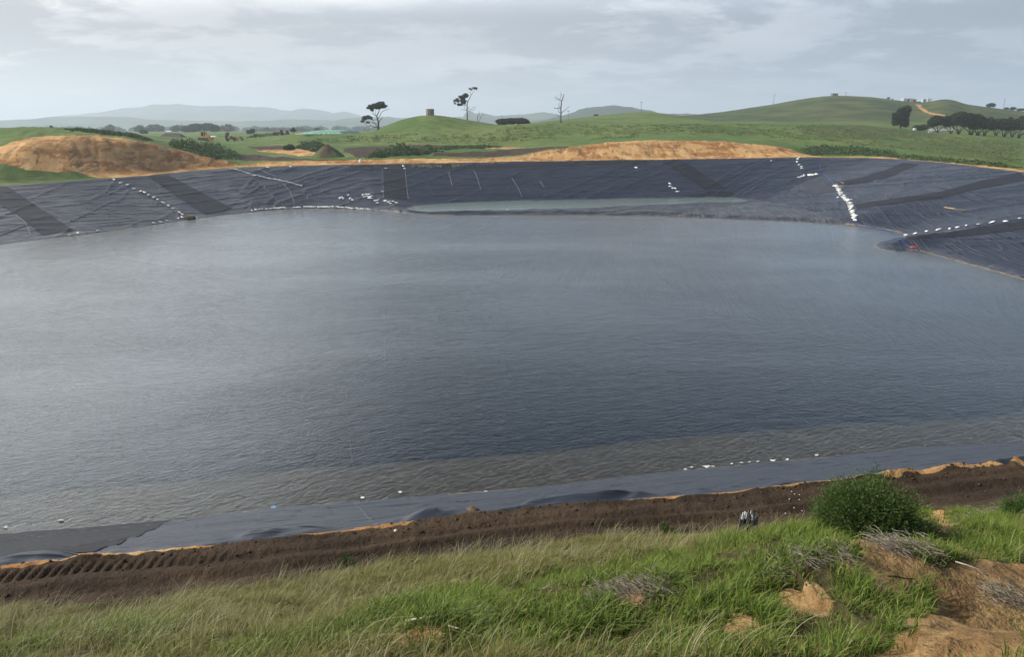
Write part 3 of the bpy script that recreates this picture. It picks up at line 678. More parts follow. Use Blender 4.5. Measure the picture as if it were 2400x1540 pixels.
# ------------------------------------------------------------------ mesh helpers for things
class MB:
    def __init__(self): self.v = []; self.f = []
    def quad_box(self, lo, hi, rz=0.0, c=(0, 0, 0), taper=1.0):
        b = len(self.v); cs, sn = math.cos(rz), math.sin(rz); mx = (lo[0]+hi[0])/2; my = (lo[1]+hi[1])/2
        for k_, z in enumerate((lo[2], hi[2])):
            q = taper if k_ else 1.0
            for x, y in ((lo[0], lo[1]), (hi[0], lo[1]), (hi[0], hi[1]), (lo[0], hi[1])):
                x = mx+(x-mx)*q; y = my+(y-my)*q
                self.v.append((c[0]+x*cs-y*sn, c[1]+x*sn+y*cs, c[2]+z))
        self.f += [(b, b+3, b+2, b+1), (b+4, b+5, b+6, b+7), (b, b+1, b+5, b+4), (b+1, b+2, b+6, b+5), (b+2, b+3, b+7, b+6), (b+3, b, b+4, b+7)]
        return self
    def prism(self, prof, y0, y1):
        """profile in x,z extruded along y"""
        b = len(self.v); n = len(prof)
        for y in (y0, y1): self.v += [(x, y, z) for x, z in prof]
        self.f += [tuple(range(b+n-1, b-1, -1)), tuple(range(b+n, b+2*n))]
        self.f += [(b+i, b+(i+1) % n, b+n+(i+1) % n, b+n+i) for i in range(n)]
        return self
    def tube(self, pts, rad, n=6, cap=True):
        pts = [Vector(p) for p in pts]; rad = list(rad) if hasattr(rad, '__len__') else [rad]*len(pts); b = len(self.v)
        up = Vector((0.13, 0.91, 0.2)).normalized()
        for i, p in enumerate(pts):
            d = (pts[min(i+1, len(pts)-1)]-pts[max(i-1, 0)])
            if d.length < 1e-9: d = Vector((0, 0, 1))
            d.normalize(); a = d.cross(up)
            if a.length < 1e-3: a = d.cross(Vector((1, 0, 0)))
            a.normalize(); c = d.cross(a)
            for k_ in range(n):
                q = 2*math.pi*k_/n; self.v.append(tuple(p + (a*math.cos(q)+c*math.sin(q))*rad[i]))
        for i in range(len(pts)-1):
            for k_ in range(n):
                k2 = (k_+1) % n; self.f.append((b+i*n+k_, b+(i+1)*n+k_, b+(i+1)*n+k2, b+i*n+k2))
        if cap: self.f += [tuple(b+k_ for k_ in range(n)), tuple(b+(len(pts)-1)*n+k_ for k_ in reversed(range(n)))]
        return self
    def wheel(self, c, r, w, n=16):
        c = Vector(c); prof = [(r*0.55, -w*.42), (r*0.9, -w/2), (r, -w*.3), (r, w*.3), (r*0.9, w/2), (r*0.55, w*.42)]; b = len(self.v); m = len(prof)
        for k_ in range(n):
            q = 2*math.pi*k_/n
            self.v += [(c.x+pr*math.cos(q), c.y+py, c.z+pr*math.sin(q)) for pr, py in prof]
        for k_ in range(n):
            k2 = (k_+1) % n
            self.f += [(b+k_*m+i, b+k_*m+i+1, b+k2*m+i+1, b+k2*m+i) for i in range(m-1)]
        self.f += [tuple(b+k_*m for k_ in range(n)), tuple(b+k_*m+m-1 for k_ in reversed(range(n)))]
        return self
    def build(self, name, mat, parent=None, smooth=False, loc=None):
        me = bpy.data.meshes.new(name); me.from_pydata(self.v, [], self.f); me.update()
        if smooth:
            for p in me.polygons: p.use_smooth = True
        o = bpy.data.objects.new(name, me); COL.objects.link(o); me.materials.append(mat)
        if parent: o.parent = parent
        if loc is not None: o.location = loc
        return o
ORD = ['first', 'second', 'third', 'fourth', 'fifth', 'sixth', 'seventh', 'eighth', 'ninth', 'tenth', 'eleventh', 'twelfth', 'thirteenth', 'fourteenth', 'fifteenth', 'sixteenth', 'seventeenth', 'eighteenth', 'nineteenth', 'twentieth']
TEN = {2: 'twenty', 3: 'thirty', 4: 'forty', 5: 'fifty', 6: 'sixty'}
def nth(i):
    """word for the i-th, counting from 0"""
    if i < 20: return ORD[i]
    a, b = divmod(i+1, 10)
    return {3: 'thirtieth', 4: 'fortieth', 5: 'fiftieth', 6: 'sixtieth'}[a] if b == 0 else TEN[a]+' '+ORD[b-1]

# ------------------------------------------------------------------ textured strips and patches welded on the liner
def strip_mat(name, col, rough, spec, nscale=2.0):
    m, t = new_mat(name); tc = t.n('ShaderNodeTexCoord').outputs['Object']
    nz = t.noise(tc, 0.5, 5, 0.6); nf = t.noise(tc, nscale*6, 3)
    t.out(pbr(t, t.mix(t.mr(nz, 0.3, 0.7), tuple(c*0.8 for c in col), tuple(c*1.2 for c in col)), rough, t.bump(nf, 0.05, 0.8), spec)); return m
M_strip = strip_mat('textured_plastic', (0.0135, 0.0145, 0.019), 0.62, 0.3)
M_patch = strip_mat('pale_plastic', (0.040, 0.044, 0.052), 0.6, 0.35)
M_sand = strip_mat('sand_stain', (0.34, 0.24, 0.13), 0.95, 0.05)
def liner_only(x, y): return np.where(inside(x, y, RIM), liner_h(x, y)[0], -50)
def edge_pts(pts, n, ymin):
    P = np.array([hit(X, Y, ymin, liner_only)[:2] for X, Y in pts])
    L = np.concatenate([[0], np.cumsum(np.hypot(*np.diff(P, axis=0).T))]); s = np.linspace(0, L[-1], n)
    return np.stack([np.interp(s, L, P[:, 0]), np.interp(s, L, P[:, 1])], 1)
def drape(name, e1, e2, mat, n=60, m=14, lift=0.05, ymin=90.0, label=None, ragged=0.0):
    A = edge_pts(e1, n, ymin); B = edge_pts(e2, n, ymin)
    w = np.linspace(0, 1, m)[None, :, None]; G = A[:, None]*(1-w)+B[:, None]*w
    x = G[..., 0].ravel(); y = G[..., 1].ravel()
    z = liner_full(x, y) + lift
    f = grid_faces(n, m)
    o = mesh_np(name, np.stack([x, y, z], 1), f, mat, True, liner)
    if np.mean([p.normal.z for p in o.data.polygons[:50]]) < 0: o.data.flip_normals()
    if label: o['label'] = label
    return o
drape('textured_strip', [(-62, 441), (38, 503), (101, 552)], [(18, 437), (95, 489), (170, 539)], M_strip, label='broad dark strip at the left end of the bank')
drape('textured_strip', [(346, 412.5), (412, 459), (482, 503)], [(395, 410.5), (470, 450), (545, 489)], M_strip, label='dark strip running down below the orange mound')
drape('textured_strip', [(896, 398), (897, 430), (899, 464)], [(948, 398), (951, 430), (956, 466)], M_strip, label='upright dark strip beside the upper pond')
drape('textured_strip', [(1550, 379), (1595, 408), (1655, 445)], [(1601, 377.5), (1655, 412), (1703, 443)], M_strip, label='dark strip slanting down to the end of the upper pond')
drape('textured_strip', [(1663, 449), (1645, 455), (1630, 461)], [(1712, 448.5), (1724, 454), (1712, 461)], M_strip, label='short dark pad at the end of the upper pond')
drape('anchor_strip', [(815, 388), (1000, 385.5), (1250, 380.5), (1518, 376.5)], [(822, 395.5), (1000, 397), (1250, 393.5), (1516, 386)], M_strip, n=120, m=8, label='long dark band under the far rim')
drape('textured_strip', [(2115, 382.5), (2060, 405), (2010, 418), (1958, 427)], [(2155, 386), (2085, 415), (2030, 428), (1985, 433)], M_strip, label='upper dark strip on the right bank')
drape('textured_strip', [(2004, 480), (2095, 467), (2206, 449), (2297, 424), (2392, 406)], [(2008, 490), (2095, 480), (2210, 464), (2297, 443), (2405, 421)], M_strip, label='middle dark strip on the right bank')
drape('textured_strip', [(2122, 555), (2195, 548), (2297, 533), (2440, 513)], [(2124, 563), (2195, 557), (2297, 549), (2440, 533)], M_strip, label='lower dark strip beside the string of sandbags')
drape('liner_patch', [(1878, 425), (1890, 440), (1905, 458)], [(1935, 414), (1953, 432), (1968, 447)], M_patch, n=20, label='paler square patch beside the thick row of sandbags')
drape('textured_strip', [(405, 1223), (339, 1253), (288, 1278), (190, 1304)], [(-60, 1259), (-90, 1277), (-100, 1300), (-120, 1330)], M_strip, n=60, m=60, ymin=14, lift=0.03, label='dark strip at the near left end of the bank')
for e1, e2 in [([(2211, 487), (2225, 490), (2235, 491)], [(2213, 485.5), (2228, 487), (2240, 489)]), ([(2236, 492), (2250, 493.5), (2265, 494.5)], [(2238, 491), (2250, 492), (2265, 493.7)]), ([(1960, 434), (1970, 438), (1975, 440)], [(1966, 435), (1974, 438), (1979, 439.5)]), ([(1968, 428), (1974, 429), (1977, 430)], [(1970, 427), (1975, 427.5), (1978, 429)])]:
    drape('sand_stain', e1, e2, M_sand, n=8, m=5, lift=0.06)
# welds and loose ropes of plastic lying down the bank
def lay(pts, r, name, mat, ymin=90.0, n=None, parent=None, lift=None, fn=None, step=0.8, wob=0.0):
    P = np.array([hit(X, Y, ymin) for X, Y in pts]); P = resample(P, step)
    if wob: P[:, 0] += wob*(fbm(np.arange(len(P))*0.6, np.zeros(len(P)), 2)-0.5)*2; P[:, 1] += wob*(fbm(np.arange(len(P))*0.6+40, np.zeros(len(P)), 2)-0.5)*2
    inr_ = inside(P[:, 0], P[:, 1], RIM); z = np.where(inr_, np.maximum(liner_full(P[:, 0], P[:, 1]), 0), ground_h(P[:, 0], P[:, 1]))
    b = MB(); b.tube([(p[0], p[1], zz_+(r*0.6 if lift is None else lift)) for p, zz_ in zip(P, z)], r, n or 6); o = b.build(name, mat, parent, True); return o
M_weld = strip_mat('weld_plastic', (0.16, 0.165, 0.175), 0.5, 0.4)
for pts in [[(606, 396), (625, 405), (650, 415)], [(665, 432), (680, 448), (688, 470), (691, 484)], [(38, 505), (58, 520), (68, 540), (72, 552)], [(0, 553), (30, 540), (66, 527)], [(897, 398), (898, 430), (899, 464)], [(950, 398), (953, 432), (957, 466)], [(1052, 403), (1056, 420), (1060, 436)], [(1110, 398), (1120, 420), (1128, 448)],
            [(1200, 418), (1214, 440), (1224, 462)], [(1265, 424), (1275, 440)], [(820, 396), (1000, 397.6), (1250, 394), (1516, 386.5)]]:
    lay(pts, 0.06, 'weld_seam', M_weld, parent=liner)

# ------------------------------------------------------------------ sandbags
M_bag, t = new_mat('woven_white_bag'); tc = t.n('ShaderNodeTexCoord').outputs['Object']
t.out(pbr(t, t.mix(t.mr(t.noise(tc, 3, 4), 0.35, 0.7), (0.60, 0.59, 0.55), (0.82, 0.82, 0.80)), 0.75, t.bump(t.noise(tc, 9, 3), 0.05), 0.2))
def bag_mesh(seed):
    bm_ = bmesh.new(); bmesh.ops.create_icosphere(bm_, subdivisions=3, radius=1.0); r_ = random.Random(seed); ph = r_.uniform(0, 6)
    for v in bm_.verts:
        x, y, z = v.co; e = abs(x)**3
        sx_ = math.copysign(abs(x)**0.7, x); sy_ = math.copysign(abs(y)**0.8, y)*(1-0.35*e); szz = z*(1-0.45*e)
        k_ = 1 + 0.08*math.sin(3*x+ph)*math.cos(4*y+ph) + 0.06*math.sin(7*y+2*ph)
        v.co = (0.40*sx_*k_, 0.25*sy_*k_, 0.13*szz*k_ + 0.11 if z > -0.3 else 0.075*max(z, -0.6)+0.09)
    # tied neck
    g = bmesh.ops.create_cone(bm_, cap_ends=True, segments=8, radius1=0.05, radius2=0.09, depth=0.14)
    bmesh.ops.rotate(bm_, verts=g['verts'], matrix=Matrix.Rotation(math.pi/2, 3, 'Y')); bmesh.ops.translate(bm_, verts=g['verts'], vec=(0.44, 0, 0.12))
    me = bpy.data.meshes.new('sandbag'); bm_.to_mesh(me); bm_.free(); me.materials.append(M_bag)
    for p in me.polygons: p.use_smooth = True
    return me
BAGS = [bag_mesh(i) for i in range(5)]
R1 = lambda x, y: (x*.2529, 207.2+y*.2529)
R2_ = lambda x, y: (592+x*.2529, 177.6+y*.2529)
R3 = lambda x, y: (1198.9+x*.2529, 177.6+y*.2529)
R4 = lambda x, y: (1791+x*.2529, 177.6+y*.2529)
R5 = lambda x, y: (1791+x*.2529, 473.6+y*.2529)
NBAG = 0
def put_bag(X, Y, label, group, sc=1.0, ymin=60.0):
    global NBAG
    p = hit(X, Y, ymin); o = bpy.data.objects.new('sandbag', BAGS[NBAG % 5]); COL.objects.link(o); NBAG += 1
    x = np.array([p[0]-.3, p[0]+.3, p[0], p[0]]); y = np.array([p[1], p[1], p[1]-.3, p[1]+.3])
    zz_ = np.where(inside(x, y, RIM), np.maximum(liner_full(x, y), 0.0 if p[2] <= 0.05 else -9), ground_h(x, y))
    n_ = Vector((-(zz_[1]-zz_[0])/.6, -(zz_[3]-zz_[2])/.6, 1)).normalized()
    o.location = (p[0], p[1], float(zz_.mean())+0.0)
    q = n_.to_track_quat('Z', 'Y'); o.rotation_mode = 'QUATERNION'
    from mathutils import Quaternion
    o.rotation_quaternion = q @ Quaternion((0, 0, 1), random.uniform(0, 6.28))
    s_ = sc*random.uniform(0.85, 1.2); o.scale = (s_, s_, s_*random.uniform(0.9, 1.3))
    tag(o, label, 'sandbag', group); return o
def along(pts, n, jx=0.0, jy=0.0):
    P = np.array(pts, float); L = np.concatenate([[0], np.cumsum(np.hypot(*np.diff(P, axis=0).T))]); s = np.linspace(0, L[-1], n)
    return [(np.interp(q, L, P[:, 0])+random.uniform(-jx, jx), np.interp(q, L, P[:, 1])+random.uniform(-jy, jy)) for q in s]
for i, p in enumerate([(1060, 853), (1118, 880), (1182, 905), (1245, 933), (1308, 960), (1342, 973), (1380, 991), (1427, 1014), (1463, 1033), (1510, 1063), (1562, 1090), (1605, 1118), (1663, 1158), (1692, 1172)]):
    put_bag(*R1(*p), f'{nth(i)} white sandbag from the top of the sparse string down the left bank', 'string of sandbags down the left bank', 1.15)
for i, p in enumerate(along([R1(2105, 735), R1(2250, 768), R2_(0, 920), R2_(250, 968), R2_(455, 1022)], 46, 0.6, 0.5)):
    put_bag(*p, f'{nth(i)} small white sandbag from the top of the close slanting row', 'close slanting row of sandbags in the left corner', 0.58)
for i, p in enumerate([30, 65, 90, 130, 165, 180, 205, 225, 240, 262, 278, 292, 305, 385, 400, 415, 432, 482, 500, 515, 532, 548, 562, 578, 608, 622, 636, 650, 665, 680, 694, 708, 722, 742, 780, 792, 806, 825, 840, 865, 880, 900, 915, 930, 965, 982, 1002, 1022, 1048, 1070, 1090]):
    y = np.interp(p, [0, 300, 450, 750, 900, 1100], [1247, 1229, 1222, 1220, 1230, 1244]) + random.uniform(-3, 3)
    put_bag(*R2_(p, y-3), f'{nth(i)} white sandbag from the left in the far waterline row', 'row of sandbags along the far waterline', 0.85)
SC_L = [((810, 1137), 'leftmost'), ((825, 1130), 'second'), ((840, 1138), 'third')]
scat = [(810, 1137), (825, 1130), (840, 1138), (888, 1110), (905, 1140), (927, 1155), (1022, 1107), (1037, 1127), (1052, 1102), (1065, 1120), (1078, 1105), (1075, 1135), (1088, 1125), (1092, 1141), (1102, 1118), (1135, 1160), (1158, 1158), (1160, 1180), (1205, 1077), (1233, 1163), (1262, 1172), (1278, 1185), (1303, 1166), (1335, 1180)]
for i, p in enumerate(scat):
    put_bag(*R2_(*p), f'{nth(i)} white sandbag from the left in the scatter by the upright strip', 'loose scatter of sandbags by the upright dark strip', 1.05)
for p, l in [((1527, 1241), 'single white sandbag on the left end of the bund by the upper pond'), ((2290, 1248), 'left one of two white sandbags on the middle of the bund'), ((2362, 1248), 'right one of two white sandbags on the middle of the bund'), ((143, 853), 'lone white sandbag under the rim above the close slanting row'), ((352, 845), 'lone white sandbag under the rim below the spoil heap'), ((1235, 862), 'white sandbag at the top left corner of the upright dark strip'), ((1398, 838), 'upper white sandbag at the top right corner of the upright dark strip'), ((1408, 860), 'lower white sandbag at the top right corner of the upright dark strip')]:
    put_bag(*R2_(*p), l, 'single sandbags round the far bank', 1.0)
for p, l in [((1157, 856), 'lone white sandbag high on the far bank below the orange mound'), ((1465, 1002), 'topmost of five white sandbags left of the slanting dark strip'), ((1470, 1030), 'second from the top of five white sandbags left of the slanting dark strip'), ((1495, 1047), 'middle one of five white sandbags left of the slanting dark strip'), ((1517, 1048), 'fourth from the top of five white sandbags left of the slanting dark strip'), ((1537, 1076), 'lowest of five white sandbags left of the slanting dark strip'), ((745, 1218), 'small white sandbag on the sandy right half of the bund')]:
    put_bag(*R3(*p), l, 'single sandbags round the far bank', 1.15 if 'small' not in l else 0.7)
for i, p in enumerate([(330, 757), (318, 766), (310, 776), (305, 803), (325, 830), (347, 845), (347, 860)]):
    put_bag(*R4(*p), f'{nth(i)} white sandbag from the top of the short string under the rim', 'short string of sandbags under the rim', 1.2)
put_bag(*R4(65, 792), 'lone white sandbag high on the bank left of the short string', 'single sandbags round the far bank', 1.0)
put_bag(*R4(685, 1130), 'lone white sandbag just left of the thick white row', 'single sandbags round the far bank', 1.0)
for i, p in enumerate([(325, 948), (345, 936), (352, 938), (368, 930), (410, 918), (420, 926), (430, 915), (436, 927), (446, 918), (455, 926), (464, 917), (474, 922), (482, 914)]):
    put_bag(*R4(*p), f'{nth(i)} white sandbag from the left in the heaped row above the paler patch', 'heaped row of sandbags above the paler patch', 1.25)
thick = along([R4(652, 1018), R4(690, 1050), R4(712, 1095), R4(742, 1130), R4(775, 1165), R4(795, 1200), R4(812, 1240), R4(828, 1290), R4(843, 1345)], 44)
for i, p in enumerate(thick):
    put_bag(p[0]+(-2.2 if i % 2 else 1.6)+random.uniform(-.8, .8), p[1]+random.uniform(-.8, .8), f'{nth(i)} white sandbag from the top of the thick curving row', 'thick curving row of sandbags on the right bank', 1.25)
for i, p in enumerate([(1308, 1478), (1322, 1482), (1403, 1470), (1505, 1454), (1613, 1439), (1720, 1426), (1787, 1417), (1875, 1402), (1988, 1388), (2118, 1367), (2234, 1356), (2370, 1337)]):
    put_bag(*R4(*p), f'{nth(i)} white sandbag from the water end of the spaced string up the right bank', 'spaced string of sandbags up the right bank', 0.95)
for i, p in enumerate([(650, 1365), (725, 1348), (910, 1323), (1425, 1250), (1490, 1241), (1550, 1230), (1655, 1211), (1690, 1199), (1820, 1206), (2335, 1136), (2366, 1131)]):
    put_bag(*R1(*p), f'{nth(i)} white sandbag from the left along the waterline of the left bank', 'sandbags along the waterline of the left bank', 0.8 if i not in (7, 8) else 1.1)

# ------------------------------------------------------------------ hoses, float, rubbish
M_blue = simple('blue_hose', (0.035, 0.075, 0.24), 0.45, 0.4)
M_red = simple('red_plastic', (0.62, 0.07, 0.03), 0.45, 0.4)
M_white = simple('white_paint', (0.74, 0.74, 0.72), 0.55, 0.4, 0.1)
tag(lay([R4(490, 832), R4(505, 824), R4(520, 835), R4(524, 870), R4(517, 905), R4(522, 918)], 0.085, 'hose', M_blue, wob=0.25), 'short bent blue hose hanging from the rim of the right corner', 'hose', 'blue hoses on the right bank')
tag(lay([R4(545, 912), R4(565, 922), R4(600, 955), R4(635, 990), R4(650, 1010)], 0.085, 'hose', M_blue, wob=0.2), 'straight blue hose leading to the top of the thick sandbag row', 'hose', 'blue hoses on the right bank')
tag(lay([R4(780, 1366), R4(858, 1362), R4(866, 1376), R4(920, 1387), R4(1000, 1400), R4(1070, 1415), R4(1130, 1440), R4(1190, 1465)], 0.06, 'hose', M_blue, wob=0.5, lift=0.08), 'long wavy blue hose along the water edge below the thick sandbag row', 'hose', 'blue hoses on the right bank')
tag(lay([R5(1215, 340), R5(1235, 358), R5(1290, 395), R5(1345, 420), R5(1400, 455)], 0.065, 'hose', M_blue, wob=0.4, lift=0.08), 'blue hose crossing the sandy point beside the red float', 'hose', 'blue hoses on the right bank')
p = hit(*R5(1385, 424), 60); fl_ = MB().tube([(-0.9, 0, .2), (-0.75, 0, .2), (-0.6, 0, .2), (0.6, 0, .2), (0.75, 0, .2), (0.9, 0, .2)], [0.05, 0.2, 0.27, 0.27, 0.2, 0.05], 12).build('float', M_red, None, True, tuple(p)); fl_.rotation_euler = (0, 0, -0.15); fl_.scale = (0.62,)*3
tag(fl_, 'red plastic float lying on the sandy point at the right', 'float')
M_dark = simple('black_rubber', (0.02, 0.02, 0.022), 0.6, 0.3)
M_weed = simple('wet_weed', (0.10, 0.07, 0.03), 0.9, 0.1, 0.5, 6)
def lump(name, p, size, mat, seed, sub=3, amp=0.35, parent=None, flatb=0.25):
    bm_ = bmesh.new(); bmesh.ops.create_icosphere(bm_, subdivisions=sub, radius=1.0)
    co = np.array([v.co[:] for v in bm_.verts]); k_ = 1 + amp*2*(fbm(co[:, 0]*1.7+seed, co[:, 1]*1.7+co[:, 2]*1.3+seed, 3)-0.5)
    for v, q, kk in zip(bm_.verts, co, k_): v.co = (q[0]*kk*size[0], q[1]*kk*size[1], max(q[2], -flatb)*kk*size[2])
    me = bpy.data.meshes.new(name); bm_.to_mesh(me); bm_.free(); me.materials.append(mat)
    o = bpy.data.objects.new(name, me); COL.objects.link(o); o.location = tuple(p)
    for q in me.polygons: q.use_smooth = True
    if parent: o.parent = parent
    return o
tag(lump('weed_clump', hit(*R1(1750, 1203), 60), (1.35, 0.7, 0.55), M_weed, 3), 'brown clump of wet weed at the waterline below the sparse string', 'weed')
M_foam = simple('white_scrap', (0.72, 0.71, 0.66), 0.6, 0.3, 0.15)
M_scrap2 = simple('pale_blue_sheet', (0.13, 0.28, 0.44), 0.4, 0.4, 0.3)
R8 = lambda x, y: (1586+x*.339, 1036+y*.339)
R7 = lambda x, y: (814+x*.339, 1036+y*.339)
R6 = lambda x, y: (x*.339, 1036+y*.339)
def scrap(X, Y, w, label, grp, mat=M_foam, z=None, seed=0):
    q = at_z(X, Y, 0.02); r_ = random.Random(seed*7+int(X)); b = MB(); n = 9
    for k_ in range(n):
        a = 2*math.pi*k_/n; rad = w*r_.uniform(0.45, 1.0); b.v.append((rad*math.cos(a)*1.6, rad*math.sin(a), r_.uniform(0.0, 0.05)))
    top = len(b.v); b.v += [(x_, y_, z_+0.035) for x_, y_, z_ in b.v]
    b.f = [tuple(range(n-1, -1, -1)), tuple(range(n, 2*n))] + [(i, (i+1) % n, n+(i+1) % n, n+i) for i in range(n)]
    o = b.build('plastic_scrap', mat, None, False, (q[0], q[1], 0.0)); tag(o, label, 'scrap', grp); return o
near_sc = [R8(60, 192), R8(105, 179), R8(205, 172), R8(250, 171), R8(380, 153), R8(450, 146), R8(505, 141), R8(560, 137), R8(665, 129), R8(765, 124), R8(965, 93)]
for i, q in enumerate(near_sc):
    scrap(q[0], q[1], 0.16 if i in (2, 8) else 0.09, f'{nth(i)} white plastic scrap from the left in the floating line by the near bank', 'white scraps floating along the near bank', seed=i)
for q, l in [(R7(105, 388), 'twisted white scrap floating near the blue sheet scrap'), (R7(365, 350), 'yellowish scrap floating off the middle of the near bank'), (R7(960, 349), 'flat white scrap against the edge of the near liner'), (R6(425, 545), 'tiny white scrap floating in the shallow left corner'), (R6(40, 594), 'white scrap at the water edge by the left frame')]:
    scrap(q[0], q[1], 0.11, l, 'white scraps floating along the near bank', seed=len(l))
q = R6(1890, 455); scrap(q[0], q[1], 0.20, 'torn pale blue plastic sheet floating beside the near liner', None, M_scrap2, seed=5).name = 'plastic_sheet'

# ------------------------------------------------------------------ trees
def leaf_mat(name, a, b, rough=0.7):
    m, t = new_mat(name); tc = t.n('ShaderNodeTexCoord').outputs['Object']; oi = t.n('ShaderNodeNewGeometry').outputs['Random Per Island']
    c = t.mix(t.math('ADD', t.math('MULTIPLY', oi, 0.6), t.math('MULTIPLY', t.noise(tc, 0.9, 3), 0.4)), a, b)
    d_ = t.n('ShaderNodeBsdfPrincipled', {'Base Color': c, 'Roughness': rough, 'Specular IOR Level': 0.2})
    tr = t.n('ShaderNodeBsdfTranslucent', {'Color': c}); t.out(t.n('ShaderNodeMixShader', {0: 0.22, 1: d_, 2: tr}).outputs[0]); return m
M_pine = leaf_mat('pine_needles', (0.024, 0.032, 0.012), (0.115, 0.110, 0.042))
M_dkleaf = leaf_mat('dark_leaves', (0.017, 0.028, 0.011), (0.066, 0.086, 0.030))
M_green = leaf_mat('scrub_leaves', (0.035, 0.068, 0.018), (0.105, 0.150, 0.045))
M_broom = leaf_mat('broom_leaves', (0.030, 0.062, 0.012), (0.105, 0.165, 0.038))
M_grey = leaf_mat('grey_twigs', (0.05, 0.052, 0.045), (0.10, 0.10, 0.085))
M_bark = simple('bark', (0.052, 0.045, 0.038), 0.9, 0.1, 0.4, 3)
M_dead = simple('dead_wood', (0.10, 0.092, 0.082), 0.9, 0.1, 0.35, 3)
def leaves(blobs, size, dens, seed=0, aspect=0.55, shell=0.5, upb=0.0):
    """many small faces spread through ellipsoids; blobs: (centre, radii)"""
    g = np.random.default_rng(seed); C_ = []; 
    for c, r in blobs:
        n = max(12, int(dens*(r[0]*r[1]*r[2])**(2/3)))
        d = g.normal(size=(n, 3)); d /= np.linalg.norm(d, axis=1)[:, None]
        rad = shell + (1.0-shell)*g.random(n)**0.6; rad *= 1+0.22*(g.random(n)-0.5)
        C_.append(np.array(c) + d*rad[:, None]*np.array(r))
    P = np.concatenate(C_); n = len(P)
    a = g.normal(size=(n, 3)); a[:, 2] += upb; a /= np.linalg.norm(a, axis=1)[:, None]; b = np.cross(a, g.normal(size=(n, 3))); b /= np.linalg.norm(b, axis=1)[:, None]
    s = size*(0.55+0.9*g.random(n))[:, None]
    V = np.stack([P-a*s, P+b*s*aspect, P+a*s, P-b*s*aspect], 1).reshape(-1, 3)
    return V, np.arange(4*n).reshape(-1, 4)
def skel(o_name, base_px, sc, segs, mat, parent, seed, depth=0.35):
    """branches drawn as (u, v, half width) chains; given their own depth in y"""
    r_ = random.Random(seed); b = MB(); seen = {}
    for k_, seg in enumerate(segs):
        pts = []; rad = []; w0 = seg[0][2] if len(seg[0]) > 2 else seg[1][2]; dirn = r_.uniform(-1, 1)*depth
        L = 0; y0 = 0
        for i, q in enumerate(seg):
            if i: L += math.hypot(q[0]-seg[i-1][0], q[1]-seg[i-1][1])*sc
            if i == 0 and seen:
                nb = min(seen, key=lambda s_: (s_[0]-q[0])**2+(s_[1]-q[1])**2); y0 = seen[nb]
            yy = y0 + (dirn*L if k_ else 0.05*L*math.sin(i)); seen[(q[0], q[1])] = yy
            pts.append(((q[0]-base_px[0])*sc, yy, -(q[1]-base_px[1])*sc)); rad.append((q[2] if len(q) > 2 else w0)*sc*0.9)
        # subdivide and wobble
        P = [pts[0]]; R_ = [rad[0]]
        for a, c, ra, rc in zip(pts[:-1], pts[1:], rad[:-1], rad[1:]):
            for s_ in (0.5, 1.0):
                P.append(tuple(a[j]+(c[j]-a[j])*s_ + (r_.uniform(-1, 1)*0.4*rc if s_ < 1 else 0) for j in range(3))); R_.append(ra+(rc-ra)*s_)
        b.tube(P, R_, 7)
    return b.build(o_name, mat, parent, True)
def traced_tree(name, label, base_img, base_px, sc, segs, blobs, bark, leaf, y, seed, cat='tree', lsize=0.3, dens=260, crown='crown'):
    p = at_y(base_img[0], base_img[1], y); z = float(ground_h(np.array([p[0]]), np.array([p[1]]))[0])
    root = empty(name, (p[0], p[1], min(z, p[2]+0.3)-0.15)); tag(root, label, cat)
    skel('trunk', base_px, sc, segs, bark, root, seed)
    if blobs:
        r_ = random.Random(seed+1)
        bl = [(((bx-base_px[0])*sc, r_.uniform(-0.5, 0.5)*rx*sc*1.2, -(by-base_px[1])*sc), (rx*sc, max(rx, ry)*sc*0.9, ry*sc)) for bx, by, rx, ry in blobs]
        V, Fq = leaves(bl, lsize, dens, seed); mesh_np(crown, V, Fq, leaf, False, root)
    return root
Z1 = (836.2, 222.0, .0625); y1 = 374
traced_tree('pine_tree', 'wind bent pine with two flat dark crowns left of the grassy mound', (Z1[0]+800*Z1[2], Z1[1]+1262*Z1[2]), (800, 1270), Z1[2]*y1/1940, [
    [(800, 1290, 48), (815, 1100, 40), (820, 980, 30), (785, 840, 25), (775, 750, 22)], [(775, 750, 20), (830, 640, 18), (870, 530, 14), (880, 430, 8)], [(775, 760, 15), (700, 720, 14), (640, 650, 11), (660, 570, 9), (700, 480, 6)],
    [(800, 850, 14), (880, 740, 12), (930, 620, 11), (1000, 570, 9), (1140, 520, 8), (1230, 480, 4)], [(840, 980, 15), (890, 890, 13), (960, 830, 10), (990, 745, 5)],
    [(780, 1160, 17), (640, 1150, 15), (540, 1110, 13), (520, 1080, 11), (420, 1140, 9), (340, 1110, 8), (300, 1040, 7), (300, 940, 6)], [(500, 1100, 8), (440, 1200, 6), (380, 1330, 4)], [(380, 1140, 7), (290, 1200, 5), (230, 1240, 5), (235, 1330, 3)],
    [(790, 1030, 12), (700, 1030, 11), (600, 1000, 9), (530, 960, 7)], [(760, 1120, 13), (700, 1040, 12), (640, 950, 10), (620, 860, 7)], [(800, 880, 9), (700, 890, 8), (560, 900, 6)], [(745, 740, 8), (730, 640, 7), (740, 540, 5)]],
    [(560, 430, 130, 80), (700, 400, 170, 100), (850, 370, 170, 110), (980, 330, 120, 80), (1080, 395, 110, 40), (600, 530, 70, 55), (450, 470, 60, 35), (1000, 440, 120, 35), (820, 465, 120, 45), (1000, 265, 75, 28), (900, 260, 60, 25), (330, 820, 130, 70), (450, 800, 120, 70), (560, 830, 60, 55), (235, 950, 80, 42), (420, 985, 75, 35), (300, 870, 100, 35)], M_pine, M_pine if False else M_pine, y1, 11)
